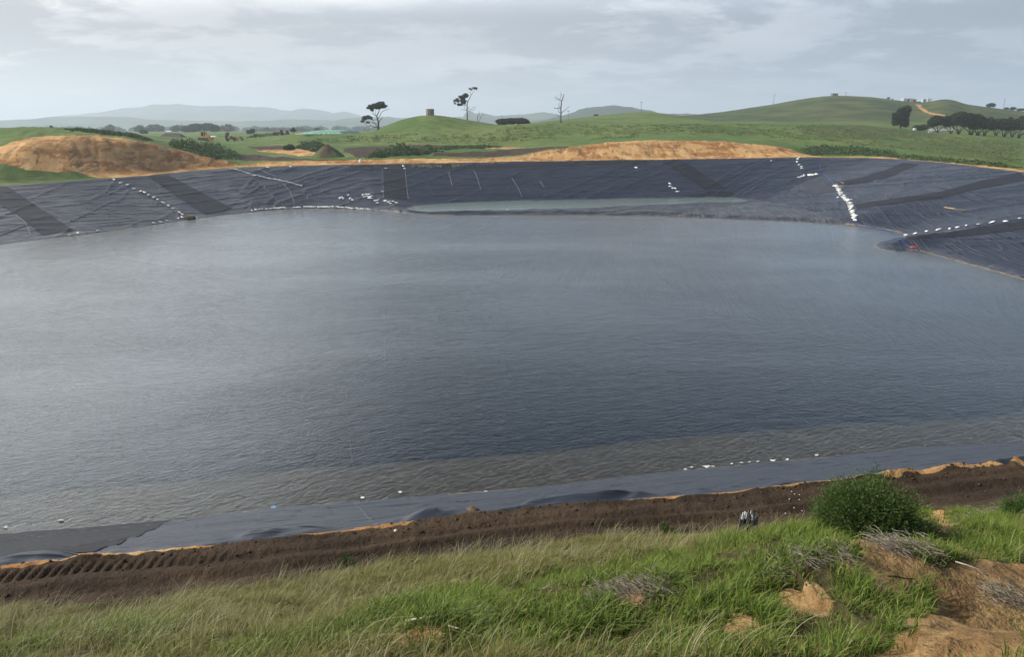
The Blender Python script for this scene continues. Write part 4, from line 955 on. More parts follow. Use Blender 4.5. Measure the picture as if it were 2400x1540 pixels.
for o in bpy.data.objects:
    if o.name.startswith('trunk') and o.parent and o.parent.name == 'pine_tree': o.data.materials[0] = M_bark
Z2 = (1050.8, 192.4, .0673); y2 = 380
traced_tree('pine_tree', 'tall leaning pine with a thin top crown right of the grassy mound', (Z2[0]+655*Z2[2], Z2[1]+1305*Z2[2]), (655, 1310), Z2[2]*y2/1940, [
    [(655, 1330, 24), (655, 1000, 20), (660, 850, 17), (670, 740, 15), (690, 690, 14), (740, 600, 10), (780, 510, 9), (810, 460, 9), (860, 390, 7), (900, 330, 5), (940, 270, 4)], [(800, 460, 7), (770, 400, 6), (770, 350, 5), (800, 310, 4), (790, 260, 3)], [(680, 700, 10), (660, 640, 9), (600, 640, 7), (520, 580, 5)],
    [(660, 690, 8), (600, 710, 7), (560, 760, 6), (480, 740, 5)], [(655, 805, 9), (580, 805, 8), (460, 820, 6)], [(645, 955, 8), (580, 920, 7), (575, 840, 6), (590, 780, 4)], [(640, 985, 7), (560, 965, 6), (450, 930, 4)], [(680, 930, 7), (780, 930, 6), (880, 880, 5), (990, 850, 3)], [(680, 995, 7), (800, 980, 6), (880, 960, 5), (930, 915, 4)], [(680, 885, 7), (720, 880, 6), (750, 845, 4)]],
    [(230, 660, 45, 45), (310, 615, 60, 50), (350, 660, 60, 55), (240, 745, 40, 22), (400, 520, 38, 36), (500, 550, 110, 80), (610, 490, 110, 70), (520, 660, 105, 80), (370, 780, 55, 45), (450, 780, 60, 38), (560, 730, 60, 45), (620, 440, 70, 36), (770, 250, 40, 28), (820, 280, 30, 22), (900, 230, 60, 24), (960, 240, 62, 36), (990, 270, 28, 22)], M_bark, M_pine, y2, 23)
traced_tree('dead_tree', 'small forked dead tree beside the tall leaning pine', (Z2[0]+1020*Z2[2], Z2[1]+1395*Z2[2]), (1020, 1400), Z2[2]*384/1940, [
    [(1010, 1420, 11), (1020, 1240, 9), (1030, 1170, 7), (1080, 1090, 5), (1090, 1045, 5)], [(1025, 1240, 6), (1080, 1180, 5), (1090, 1120, 4)], [(1045, 1420, 8), (1100, 1310, 7), (1120, 1240, 6), (1180, 1180, 5), (1190, 1120, 4), (1215, 1070, 2)], [(1120, 1240, 4), (1110, 1195, 3)], [(1180, 1180, 5), (1240, 1180, 4), (1275, 1155, 2)], [(1115, 1270, 4), (1160, 1255, 3)]], None, M_bark, None, 384, 31)
Z3 = (1280.2, 207.2, .0577); y3 = 386
traced_tree('dead_tree', 'tall bare dead tree with broken limbs alone on the meadow crest', (Z3[0]+595*Z3[2], Z3[1]+1435*Z3[2]), (595, 1440), Z3[2]*y3/1940, [
    [(595, 1460, 42), (590, 1150, 34), (585, 900, 29), (600, 700, 26), (605, 570, 22), (650, 460, 18), (690, 350, 14), (705, 290, 9)], [(600, 570, 17), (500, 510, 13), (390, 460, 10), (335, 405, 6)], [(540, 500, 9), (570, 400, 8), (600, 290, 6), (595, 250, 4)], [(575, 330, 6), (550, 260, 5), (555, 195, 3)], [(550, 490, 6), (490, 460, 5), (430, 425, 3)],
    [(650, 525, 6), (740, 510, 4)], [(700, 310, 6), (740, 300, 4)], [(650, 420, 5), (610, 340, 3)], [(560, 830, 11), (520, 770, 10), (505, 690, 8), (530, 620, 5)], [(560, 835, 14), (400, 835, 12), (350, 850, 11), (325, 800, 6)], [(350, 855, 3), (330, 910, 2)], [(540, 1040, 15), (500, 960, 12), (480, 880, 8), (430, 850, 4)], [(540, 1150, 14), (440, 1100, 12), (340, 1050, 6)], [(610, 1020, 14), (720, 940, 12), (830, 850, 9), (945, 760, 5)], [(390, 430, 3), (450, 320, 2)], [(380, 430, 2), (390, 300, 1.5)]], None, M_dead, None, y3, 37)

def round_tree(name, label, X, Yb, y, w, h, blobs, leaf, seed, cat='tree', group=None, stems=1, dens=200, lsize=None, trunk_h=0.45, lean=0.0):
    """X, Yb: foot in the photograph; w, h in photograph pixels; blobs in unit coordinates (x -1..1, z 0..1, rx, rz)"""
    p = at_y(X, Yb, y); k_ = y/1940.0; W = w*k_; H = h*k_
    z = float(ground_h(np.array([p[0]]), np.array([p[1]]))[0])
    root = empty(name, (p[0], p[1], z-0.1)); tag(root, label, cat, group); r_ = random.Random(seed)
    b = MB()
    for s_ in range(stems):
        a = 0 if stems == 1 else (s_-(stems-1)/2)/max(1, (stems-1)/2); tx = a*W*0.28+lean*W*0.3; r0 = H*0.03*(1.0 if stems == 1 else 0.75)
        pts = [(a*W*0.04, 0, 0), (a*W*0.10+r_.uniform(-.02, .02)*W, r_.uniform(-.05, .05)*W, H*trunk_h*0.45), (tx, r_.uniform(-.1, .1)*W, H*trunk_h), (tx*1.3+r_.uniform(-.05, .05)*W, r_.uniform(-.12, .12)*W, H*(trunk_h+0.3))]
        b.tube(pts, [r0*1.3, r0, r0*0.75, r0*0.3], 6)
        b.tube([pts[2], (pts[2][0]+r_.uniform(-.2, .2)*W, pts[2][1]+r_.uniform(-.2, .2)*W, H*(trunk_h+0.22))], [r0*0.6, r0*0.2], 5)
    b.build('trunk', M_bark, root, True)
    bl = [((bx*W*0.5, r_.uniform(-0.3, 0.3)*brx*W*0.5, bz*H), (brx*W*0.5, brx*W*0.45, brz*H)) for bx, bz, brx, brz in blobs]
    V, Fq = leaves(bl, lsize or max(0.22, H*0.035), dens, seed, shell=0.35); mesh_np('crown', V, Fq, leaf, False, root); return root
R9 = lambda x, y: (2057.2+x*.1428, 236.8+y*.1428)
S9 = .1428
q = R9(370, 458); round_tree('broadleaf_tree', 'single dark upright tree standing apart left of the shelter trees', q[0], q[1], 430, 300*S9, 360*S9, [(0.45, .84, .5, .17), (0.0, .74, .55, .2), (-0.45, .52, .6, .24), (0.2, .40, .65, .28), (-0.6, .28, .4, .16), (0.55, .2, .35, .15), (0.35, .62, .5, .2)], M_dkleaf, 41, dens=230)
q = R9(700, 495); round_tree('shrub', 'low dark shrub between the single tree and the shelter trees', q[0], q[1], 422, 280*S9, 115*S9, [(-0.45, .45, .55, .4), (0.3, .55, .65, .42), (0.0, .4, .7, .4)], M_dkleaf, 43, cat='shrub', trunk_h=.3)
belt = [(960, 340, 140, 110, 975, 537, 'leftmost'), (1150, 370, 112, 95, 1195, 550, 'second from the left'), (1330, 325, 150, 100, 1318, 562, 'third from the left'), (1500, 335, 160, 115, 1520, 576, 'fourth from the left and tallest'), (1650, 370, 150, 115, 1640, 586, 'fifth from the left'), (1795, 400, 100, 105, 1745, 592, 'sixth from the left'), (1960, 420, 120, 105, 1928, 606, 'first after the gap'), (2130, 415, 120, 112, 2070, 613, 'second after the gap'), (2280, 410, 120, 112, 2200, 619, 'third after the gap'), (2420, 420, 120, 112, 2310, 622, 'last at the right frame edge')]
for i, (cx_, cy_, rx, ry, bx, by, wd) in enumerate(belt):
    q = R9(bx, by); H = (by-(cy_-ry)); o_ = (cx_-bx)/(rx)
    r_ = random.Random(60+i); bl = []
    for k_ in range(7):
        a = r_.uniform(-1, 1); bl.append((o_+a*0.62, (by-cy_)/H + r_.uniform(-.12, .14) - 0.12*a*a, 0.48+r_.uniform(0, .18), 0.18+r_.uniform(0, .07)))
    round_tree('shelter_tree', f'dark shelter tree {wd} in the row by the white house', q[0], q[1], 424+((i*37) % 9)-4 + (6 if i > 5 else 0), 2.35*rx*S9, H*S9*r_.uniform(.97, 1.06), bl, M_dkleaf, 60+i, 'tree', 'row of dark shelter trees', stems=4 if i > 1 else 3, dens=210, trunk_h=.34, lean=(cx_-bx)/rx)
for x, yb, w, h, l in [(1850, 132, 165, 68, 'dark rounded tree on the far right ridge left of the power pole'), (2110, 132, 85, 32, 'small dark tree on the right ridge just right of the power pole'), (2215, 140, 100, 52, 'dark tree on the right ridge between two smaller ones'), (2345, 165, 130, 45, 'dark spreading tree at the right end of the ridge')]:
    q = R9(x, yb+4); round_tree('ridge_tree', l, q[0], q[1], 845, w*S9, h*S9*1.15, [(-.4, .5, .55, .35), (.35, .5, .6, .35), (0, .65, .6, .3)], M_dkleaf, int(x), 'tree', 'trees on the right ridge', trunk_h=.3, lsize=.7, dens=60)
round_tree('bush', 'broad dark round bush on the meadow crest between the pine and the dead tree', 1202, 293, 395, 82, 17, [(-.55, .45, .45, .42), (-.1, .55, .5, .42), (.4, .55, .5, .42), (.7, .35, .3, .3)], M_dkleaf, 91, 'bush', trunk_h=.3, dens=240, lsize=.3)
RA = lambda x, y: (592+x*.1233, 281.2+y*.1233)
q = RA(690, 535); round_tree('shrub', 'dark round shrub left of the spoil heap', q[0], q[1], 287, 33, 15, [(-.4, .4, .55, .38), (.2, .55, .6, .42), (.5, .35, .45, .3)], M_dkleaf, 92, 'shrub', trunk_h=.3, dens=260, lsize=.25)
RB = lambda x, y: (355.2+x*.0925, 288.6+y*.0925)
for nm, lab, q, y, w, h, bl, lf in [
    ('tree_clump', 'left one of two big hazy tree domes behind the yellow bulldozer', RB(1050, 385), 900, 46, 20, [(-.5, .35, .55, .35), (.1, .5, .6, .42), (.55, .6, .5, .4)], M_dkleaf), ('tree_clump', 'right one of two big hazy tree domes behind the yellow bulldozer', RB(1510, 390), 910, 40, 20, [(-.5, .6, .5, .4), (0, .6, .6, .4), (.5, .45, .55, .38)], M_dkleaf),
    ('small_tree', 'small round tree behind the brown roofed barn', R1(1335, 432), 700, 22, 8, [(-.2, .6, .6, .4), (.3, .5, .6, .4)], M_dkleaf), ('small_tree', 'tiny dark tree on the green skyline of the left hill', R1(476, 370), 232, 9.5, 7, [(-.1, .5, .6, .35), (.2, .6, .5, .35), (0, .8, .3, .2)], M_dkleaf),
    ('small_tree', 'greyish tree just left of the red tractors', RA(425, 275), 420, 17, 11.5, [(-.3, .4, .5, .35), (.2, .6, .6, .35)], M_grey), ('small_tree', 'thin grey tree between the red tractors and the green tank', RA(770, 265), 420, 22, 18.5, [(-.3, .5, .4, .2), (.1, .75, .35, .2), (.5, .45, .35, .14), (.15, .5, .3, .2)], M_grey),
    ('small_tree', 'tiny umbrella shaped tree on the plain behind the green tank', RA(1230, 190), 900, 12.5, 8, [(-.4, .72, .5, .22), (.3, .75, .6, .24)], M_dkleaf), ('small_tree', 'low dark tree behind the scrub above the green tank', RA(1615, 165), 700, 11, 4.5, [(0, .55, .8, .4), (.4, .45, .5, .3)], M_dkleaf),
    ('small_tree', 'dark bushy tree at the far left of the tractors', RA(60, 305), 430, 12, 9, [(-.2, .5, .7, .4), (.4, .4, .5, .3)], M_dkleaf), ('small_tree', 'bushy hazy tree behind the rusty dump truck', R1(2330, 450), 600, 22, 12, [(-.4, .4, .5, .35), (.3, .6, .5, .4)], M_dkleaf)]:
    round_tree(nm, lab, q[0], q[1]+1, y, w, h, bl, lf, int(q[0]*7), 'tree', trunk_h=.35, dens=120 if y > 500 else 230, lsize=None if y < 500 else 0.9)

# ------------------------------------------------------------------ scrub: uncountable ground cover
def scrub(name, polys, label, n, size, hgt, leaf, ymin=150.0, seed=0):
    g = np.random.default_rng(seed); allP = []
    for poly, hh_ in polys:
        P = poly_world(poly, ymin); lo = P.min(0); hi = P.max(0); A = (hi-lo).prod()
        q = lo+(hi-lo)*g.random((n*6, 2)); q = q[inside(q[:, 0], q[:, 1], np.vstack([P, P[:1]]))][:n]
        sd = poly_sd(q[:, 0], q[:, 1], P); cl_ = np.clip(fbm(q[:, 0]*0.45, q[:, 1]*0.45, 3)*2.2-0.6, 0.05, 1)*np.clip(sd/1.5, 0.15, 1)
        z = ground_h(q[:, 0], q[:, 1]) + g.random(len(q))**0.7*cl_*hh_
        allP.append(np.stack([q[:, 0], q[:, 1], z], 1))
    P = np.concatenate(allP); m = len(P); a = g.normal(size=(m, 3)); a[:, 2] += 0.3; a /= np.linalg.norm(a, axis=1)[:, None]; b = np.cross(a, g.normal(size=(m, 3))); b /= np.linalg.norm(b, axis=1)[:, None]
    s = size*(0.5+g.random(m))[:, None]; V = np.stack([P-a*s, P+b*s*.6, P+a*s, P-b*s*.6], 1).reshape(-1, 3)
    o = mesh_np(name, V, np.arange(4*m).reshape(-1, 4), leaf, False); tag(o, label, 'scrub', kind='stuff'); return o
scrub('scrub', [([(395, 335), (450, 340), (520, 352), (565, 366), (560, 374), (500, 372), (450, 358), (400, 344)], 2.6), ([(150, 303), (260, 308), (330, 320), (360, 330), (330, 327), (240, 314), (170, 308)], 0.5)], 'dark green scrub round the edges of the orange mound', 3600, 0.32, 1.0, M_green, seed=1)
scrub('scrub', [([(855, 371), (890, 358), (930, 350), (1000, 352), (1040, 356), (1000, 362), (960, 364), (900, 370)], 2.6), ([(1000, 348), (1120, 342), (1180, 344), (1050, 352)], 0.8), ([(690, 346), (740, 340), (765, 343), (745, 358), (715, 352)], 2.0)], 'dark green scrub beside the brown bowl and the spoil heap', 3600, 0.34, 1.0, M_green, seed=2)
scrub('scrub', [([(1875, 348), (1920, 345), (2000, 348), (2100, 360), (2112, 367), (2000, 364.5), (1900, 364)], 1.9), ([(2030, 360), (2130, 367), (2250, 376), (2330, 386), (2400, 394), (2330, 391), (2200, 379), (2100, 370)], 1.0)], 'dark green scrub along the track above the right corner', 4200, 0.34, 1.0, M_green, seed=3)
scrub('scrub', [([(770, 304.3), (800, 303.6), (845, 304.5), (842, 307), (800, 306), (772, 306)], 1.6)], 'low scrub behind the green tank', 900, 0.4, 1.0, M_green, 380.0, seed=4)
scrub('scrub', [([(590, 318), (640, 314), (660, 316), (610, 322), (575, 325)], 1.5)], 'low scrub in front of the red tractors', 900, 0.35, 1.0, M_green, 300.0, seed=6)
M_tuft = leaf_mat('meadow_tufts', (0.085, 0.125, 0.032), (0.150, 0.190, 0.060))
def tussocks(poly, n, seed, label):
    """rough tufts dotted over the far meadow"""
    g = np.random.default_rng(seed); P = poly_world(poly, 150.0); lo = P.min(0); hi = P.max(0); c = lo+(hi-lo)*g.random((n*4, 2)); c = c[inside(c[:, 0], c[:, 1], np.vstack([P, P[:1]]))]
    c = c[fbm(c[:, 0]*0.05, c[:, 1]*0.08, 3) > 0.47][:n]; k_ = 9; q = np.repeat(c, k_, 0)+g.normal(size=(len(c)*k_, 2))*np.array([0.7, 0.35]); z = ground_h(q[:, 0], q[:, 1])+g.random(len(q))*0.35
    m = len(q); C_ = np.stack([q[:, 0], q[:, 1], z], 1); a = g.normal(size=(m, 3))*0.5; a[:, 2] += 0.8; a /= np.linalg.norm(a, axis=1)[:, None]; b = np.cross(a, g.normal(size=(m, 3))); b /= np.linalg.norm(b, axis=1)[:, None]
    V = np.stack([C_-a*.2, C_+b*.2, C_+a*.25, C_-b*.2], 1).reshape(-1, 3); o = mesh_np('tussocks', V, np.arange(4*m).reshape(-1, 4), M_tuft, False); tag(o, label, 'grass tufts', kind='stuff')
tussocks([(700, 316), (850, 316), (1000, 314), (1160, 302), (1300, 291), (1500, 293), (1800, 293), (2000, 298), (2200, 318), (2390, 332), (2390, 380), (2150, 350), (1900, 335), (1500, 322), (1200, 340), (900, 335), (700, 335)], 1700, 5, 'rough darker tufts dotted over the meadow')
# ------------------------------------------------------------------ machines and buildings beyond the reservoir
M_yel = simple('yellow_paint', (0.62, 0.34, 0.04), 0.5, 0.4, 0.2); M_rust = simple('rusty_steel', (0.19, 0.07, 0.035), 0.8, 0.2, 0.4); M_redp = simple('dull_red_paint', (0.20, 0.045, 0.03), 0.6, 0.3, 0.3)
M_glass = simple('dark_glass', (0.02, 0.025, 0.03), 0.15, 0.5, 0.1); M_steel = simple('dark_steel', (0.05, 0.045, 0.04), 0.6, 0.3, 0.3); M_roofb = simple('brown_roof', (0.075, 0.058, 0.048), 0.75, 0.2, 0.25)
M_roofw = simple('white_roof', (0.70, 0.72, 0.72), 0.5, 0.4, 0.08); M_wallg = simple('grey_green_wall', (0.10, 0.12, 0.11), 0.8, 0.2); M_conc = simple('weathered_concrete', (0.19, 0.165, 0.135), 0.9, 0.15, 0.4, 1.2); M_wood = simple('grey_timber', (0.16, 0.14, 0.115), 0.9, 0.1, 0.3)
M_tank = simple('green_membrane', (0.17, 0.38, 0.27), 0.5, 0.35, 0.12, 0.4); M_orange = simple('orange_paint', (0.55, 0.22, 0.06), 0.6, 0.3, 0.3); M_wallw = simple('white_wall', (0.66, 0.66, 0.63), 0.7, 0.2, 0.1); M_wallp = simple('pale_grey_wall', (0.42, 0.45, 0.48), 0.7, 0.2, 0.1)
def foot(X, Y, y=None):
    """ground point under a point of the photograph, at a given distance or where the sight line lands"""
    p = at_y(X, Y, y) if y else hit(X, Y, 150.0)
    z = float(ground_h(np.array([p[0]]), np.array([p[1]]))[0])
    if z < p[2]-1.5: z = p[2]-0.2
    return (p[0], p[1], z)
def ppm(y): return y/1940.0          # metres per photograph pixel at that distance

# yellow bulldozer
p = foot(480, 336.5, 345); r = empty('bulldozer', p, math.radians(172)); tag(r, 'yellow bulldozer with a tall cab standing on the green bank', 'bulldozer'); r.scale = (1.12,)*3
MB().quad_box((-1.7, -0.75, 0.75), (1.1, 0.75, 1.35)).prism([(-2.1, 0.8), (-2.1, 1.75), (-1.9, 1.95), (-0.5, 2.05), (-0.5, 0.8)], -0.6, 0.6).build('body', M_yel, r)
b = MB().quad_box((-0.4, -0.8, 1.35), (1.1, 0.8, 1.6)); 
for x_ in (-0.35, 1.0):
    for y_ in (-0.75, 0.65): b.quad_box((x_, y_, 1.6), (x_+0.12, y_+0.12, 3.2))
b.quad_box((-0.6, -0.95, 3.2), (1.3, 0.95, 3.36)); cab_ = b.build('cab', M_yel, r); MB().quad_box((-0.2, -0.6, 1.65), (0.9, 0.6, 3.1)).build('cab_window', M_glass, cab_)
for s_ in (-1, 1):
    tr_ = MB().prism([(-2.2, 0.45), (-1.9, 0.05), (1.5, 0.0), (2.0, 0.4), (1.9, 0.95), (1.4, 1.1), (-1.7, 1.0), (-2.15, 0.8)], s_*1.05-0.28, s_*1.05+0.28).build('track', M_steel, r)
    MB().quad_box((-2.6, s_*0.95-0.08, 0.4), (0.4, s_*0.95+0.08, 0.6)).build('push_arm', M_yel, r)
MB().prism([(-2.75, 0.05), (-2.6, 0.5), (-2.8, 1.25), (-2.95, 1.25), (-2.8, 0.5), (-2.9, 0.05)], -1.75, 1.75).build('blade', M_yel, r)
MB().tube([(-1.2, 0.3, 1.9), (-1.2, 0.3, 2.9)], 0.07, 8).build('exhaust', M_steel, r)
# rusty dump truck with raised tray
p = foot(541, 329.5, 352); r = empty('dump_truck', p, math.radians(6)); tag(r, 'rust red dump truck with its tray tipped upright', 'dump truck')
MB().quad_box((-1.7, -0.9, 0.7), (2.3, 0.9, 1.1)).build('chassis', M_steel, r)
MB().prism([(0.9, 1.1), (0.9, 1.7), (1.6, 1.75), (2.3, 1.5), (2.4, 1.1)], -0.85, 0.85).build('bonnet', M_rust, r)
c_ = MB().quad_box((-0.2, -0.8, 1.1), (0.9, 0.8, 2.0), taper=0.9).build('cab', M_rust, r); MB().quad_box((-0.1, -0.82, 1.5), (0.75, 0.82, 1.9)).build('cab_window', M_glass, c_)
MB().prism([(-2.1, 1.0), (-1.7, 0.95), (-0.55, 3.0), (-0.7, 3.6), (-1.3, 3.7), (-1.9, 2.9)], -1.1, 1.1).build('tray', M_rust, r)
for x_ in (-1.3, 1.7):
    for s_ in (-1, 1): MB().wheel((x_, s_*0.95, 0.6), 0.6, 0.45).build('wheel', M_steel, r)
# small orange roller
p = foot(563, 329.8, 352); r = empty('road_roller', p, math.radians(5)); tag(r, 'small orange machine with a dark cab right of the dump truck', 'roller')
MB().quad_box((-0.9, -0.6, 0.5), (0.3, 0.6, 1.05), taper=0.9).build('body', M_orange, r); MB().wheel((-1.1, 0, 0.5), 0.5, 1.3).build('drum', M_orange, r)
for s_ in (-1, 1): MB().wheel((0.9, s_*0.55, 0.45), 0.45, 0.3).build('wheel', M_steel, r)
MB().quad_box((-0.1, -0.6, 1.05), (0.95, 0.6, 1.45), taper=0.95).quad_box((-0.15, -0.65, 1.45), (1.0, 0.65, 1.55)).build('cab', M_glass, r); MB().quad_box((0.3, -0.5, 0.5), (1.4, 0.5, 0.85)).build('chassis', M_rust, r)
# two red tractors
def tractor(X, Y, sc, label, rz):
    p = foot(X, Y, 372); r = empty('tractor', p, rz); r.scale = (sc,)*3; tag(r, label, 'tractor', 'tractors on the left meadow crest')
    MB().prism([(-2.0, 0.75), (-2.0, 1.35), (-1.7, 1.5), (0.0, 1.55), (0.0, 0.7)], -0.4, 0.4).build('bonnet', M_redp, r)
    b = MB()
    for x_ in (0.0, 1.1):
        for y_ in (-0.7, 0.6): b.quad_box((x_, y_, 1.2), (x_+0.09, y_+0.09, 2.45))
    b.quad_box((-0.15, -0.8, 2.45), (1.35, 0.8, 2.6)).quad_box((0.0, -0.7, 0.8), (1.2, 0.7, 1.3)); c_ = b.build('cab', M_redp, r); MB().quad_box((0.2, -0.55, 1.3), (1.0, 0.55, 2.4)).build('cab_window', M_glass, c_)
    for s_ in (-1, 1):
        MB().wheel((0.8, s_*0.85, 0.8), 0.8, 0.4).build('rear_wheel', M_steel, r); MB().wheel((-1.5, s_*0.7, 0.45), 0.45, 0.28).build('front_wheel', M_steel, r)
    MB().tube([(-1.0, 0.2, 1.5), (-1.0, 0.2, 2.2)], 0.05, 6).build('exhaust', M_steel, r)
tractor(657, 316, 1.0, 'larger red tractor, left of the pair on the meadow crest', 0.05); tractor(673, 315.2, 0.78, 'smaller red tractor, right of the pair on the meadow crest', math.pi*0.5)

def hip_building(name, label, X0, X1, Yroof, Ywall, y, depth, rid, roofm, wallm, cat, wins=0, door=False, dip=0.0):
    k_ = ppm(y); a = at_y(X0, Ywall, y); c = at_y(X1, Ywall, y); zt = at_y(X0, Yroof, y)[2]; w = c[0]-a[0]
    zg = min(float(ground_h(np.array([(a[0]+c[0])/2]), np.array([y]))[0]), a[2]) - 0.4; he = a[2]-zg; hr = zt-zg
    r = empty(name, (a[0], y, zg), 0.0); tag(r, label, cat)
    MB().quad_box((0.25, 0.25, 0), (w-0.25, depth-0.25, max(he, 0.6))).build('wall', wallm, r)
    b = MB(); z0 = max(he, 0.6); z1 = hr; b.v = [(0, 0, z0), (w, 0, z0), (w, depth, z0), (0, depth, z0), (rid*w, depth/2, z1), (w-rid*w, depth/2, z1), (0, 0, z0-.15), (w, 0, z0-.15), (w, depth, z0-.15), (0, depth, z0-.15)]
    b.f = [(0, 1, 5, 4), (1, 2, 5), (2, 3, 4, 5), (3, 0, 4), (0, 6, 7, 1), (1, 7, 8, 2), (2, 8, 9, 3), (3, 9, 6, 0), (6, 9, 8, 7)]; b.build('roof', roofm, r)
    for i in range(wins):
        x0 = w*(0.12+0.76*i/max(1, wins-1))-0.5; f = MB().quad_box((x0, 0.17, he*0.4), (x0+1.0, 0.30, he*0.8)).build('window', M_white, r); MB().quad_box((x0+.08, 0.14, he*0.4+.08), (x0+.92, 0.2, he*0.8-.08)).build('pane', M_glass, f)
    if door: d_ = MB().quad_box((w*0.55, 0.16, 0), (w*0.55+0.95, 0.30, min(2.05, he*0.85))).build('door', M_wood, r); MB().quad_box((w*0.55+.78, 0.12, min(1.0, he*.45)), (w*0.55+.86, 0.18, min(1.08, he*.5))).build('handle', M_steel, d_)
    return r
hip_building('barn', 'brown hip roofed barn sunk behind the left green hill', 366, 427, 311.5, 324.5, 420, 9, 0.24, M_roofb, M_wood, 'barn')
hip_building('long_shed', 'long low shed with a white roof right of the brown barn', 424, 456, 321.0, 325.2, 470, 7, 0.04, M_roofw, M_wallg, 'shed')
hip_building('farm_shed', 'white roofed shed with grey green walls right of the bulldozer cab', 483.5, 502.5, 318.6, 322.4, 440, 6, 0.03, M_roofw, M_wallg, 'shed', door=True)
hip_building('low_shed', 'dark flat green shed between two white roofs', 502.5, 515.5, 323, 324.5, 445, 6, 0.05, M_wallg, M_wallg, 'shed')
hip_building('small_shed', 'small white roofed shed just left of the dump truck', 514, 526, 325.0, 327.2, 430, 4, 0.05, M_roofw, M_wallg, 'shed')
for X0, X1, Yr, Yw, yy_, l in [(338, 352, 313.2, 315.2, 1000, 'tiny far white shed behind the left green hill'), (386, 424, 306.2, 308.0, 1500, 'long pale far shed on the plain behind the brown barn'), (580, 590, 303, 304.5, 1700, 'tiny white far house, left of two beyond the tree domes'), (613, 620, 303, 304.5, 1700, 'tiny white far house, right of two beyond the tree domes')]:
    hip_building('far_shed', l, X0, X1, Yr, Yw, yy_, 12, 0.04, M_roofw, M_wallw, 'shed')
# green membrane tank with sandbags along its foot
yT = 381; a = at_y(702, 312.3, yT); c = at_y(801.8, 312.8, yT-2); d_ = at_y(845, 309.8, yT+34); zt_ = at_y(760, 304.8, yT+12)[2]
zg = float(ground_h(np.array([(a[0]+c[0])/2]), np.array([yT+1.0]))[0])-0.1; L_ = c[0]-a[0]; D_ = 36.0; dxs = d_[0]-c[0]; hT = zt_-zg
nu, nv = 60, 30; gu, gv = np.meshgrid(np.linspace(0, 1, nu), np.linspace(0, 1, nv)); e_ = np.minimum(np.minimum(gu*L_*0.28, (1-gu)*L_*1.3), np.minimum(gv, 1-gv)*D_)
zt2 = hT*np.clip(e_/2.2, 0, 1)**0.45*(0.93+0.05*np.sin(gu*40)*np.sin(gv*9)+0.07*np.sin(np.pi*gv)); bx_ = gu*L_ + gv*dxs; by_ = gv*D_ - gu*2
V = np.stack([bx_.ravel(), by_.ravel(), zt2.ravel()], 1); r = empty('membrane_tank', (a[0], yT, zg)); tag(r, 'long low green membrane tank lying on the meadow crest', 'storage tank')
mesh_np('bladder', V, grid_faces(nv, nu), M_tank, True, r)
MB().tube([(L_*.42+dxs*.5, D_*.5, hT-.1), (L_*.42+dxs*.5, D_*.5, hT+0.5)], 0.28, 10).build('filler_cap', M_yel, r)
for i, x_ in enumerate([828, 868, 895, 925, 980, 1010, 1090, 1135, 1170, 1225, 1270, 1365, 1440, 1530, 1590, 1622, 1650, 1672, 1695]):
    X = 592+x_*.1233; q = at_y(X, 312.8, yT-2.2); z = float(ground_h(np.array([q[0]]), np.array([q[1]]))[0])
    o = bpy.data.objects.new('sandbag', BAGS[i % 5]); COL.objects.link(o); o.location = (q[0], q[1], z); o.rotation_euler = (0, 0, random.uniform(0, 3)); s_ = random.uniform(1.25, 1.8); o.scale = (s_, s_, s_*1.2)
    tag(o, f'{nth(i)} white sandbag from the left along the foot of the green tank', 'sandbag', 'sandbags along the foot of the green tank')
# concrete water tank on the mound
p = foot(1008, 270, 376); k_ = ppm(376); r = empty('water_tank', p); tag(r, 'round weathered concrete tank on top of the grassy mound', 'water tank')
R_ = 9.6*k_; H_ = 14*k_; b = MB(); n = 28
for z_, q in ((-0.5, 1.0), (H_-0.15, 0.98), (H_-0.15, 1.03), (H_, 1.03), (H_, 0.92), (H_-0.25, 0.9)):
    b.v += [(R_*q*math.cos(2*math.pi*i/n), R_*q*math.sin(2*math.pi*i/n), z_) for i in range(n)]
b.f = [(l*n+i, l*n+(i+1) % n, (l+1)*n+(i+1) % n, (l+1)*n+i) for l in range(5) for i in range(n)] + [tuple(5*n+i for i in range(n))]; b.build('shell', M_conc, r)
MB().tube([(R_*.6, -R_*.85, 0), (R_*.6, -R_*.85, H_+.2)], 0.05, 6).build('pipe', M_steel, r)
# bunker like tank and other things on the right hill
def hilltop_box(name, label, cat, X0, X1, Y0, Y1, y, dep, mat, roofm=None, posts=False, opening=False):
    a = at_y(X0, Y1, y); c = at_y(X1, Y1, y); zt = at_y(X0, Y0, y)[2]; w = c[0]-a[0]; zg = min(a[2], float(ground_h(np.array([(a[0]+c[0])/2]), np.array([y]))[0]))-0.5; h = zt-zg
    r = empty(name, (a[0], y, zg)); tag(r, label, cat); th_ = 0.22 if roofm else 0
    if posts:
        for x_ in (0, w-.25):
            for y_ in (0, dep-.25): MB().quad_box((x_, y_, 0), (x_+.25, y_+.25, h*0.55)).build('leg', M_wood, r)
        MB().quad_box((-.05, -.05, h*.55), (w+.05, dep+.05, h)).build('tank', mat, r)
    else: MB().quad_box((0, 0, 0), (w, dep, h-th_)).build('wall', mat, r)
    if roofm: MB().quad_box((-.25, -.25, h-th_), (w+.25, dep+.25, h)).build('roof', roofm, r)
    if opening: MB().quad_box((w*.42, -0.05, h*.3), (w*.6, 0.1, h*.85)).build('doorway', M_glass, r)
    return r
hilltop_box('bunker', 'square brown concrete bunker on top of the right hill', 'bunker', 1951, 1964.2, 218.3, 226, 850, 5.2, M_conc, M_conc, opening=True)
hilltop_box('stock_tank', 'small dark tank on legs on the ridge right of the bunker', 'tank', 2080.5, 2085.5, 227.3, 234.5, 850, 2.2, M_glass, posts=True)
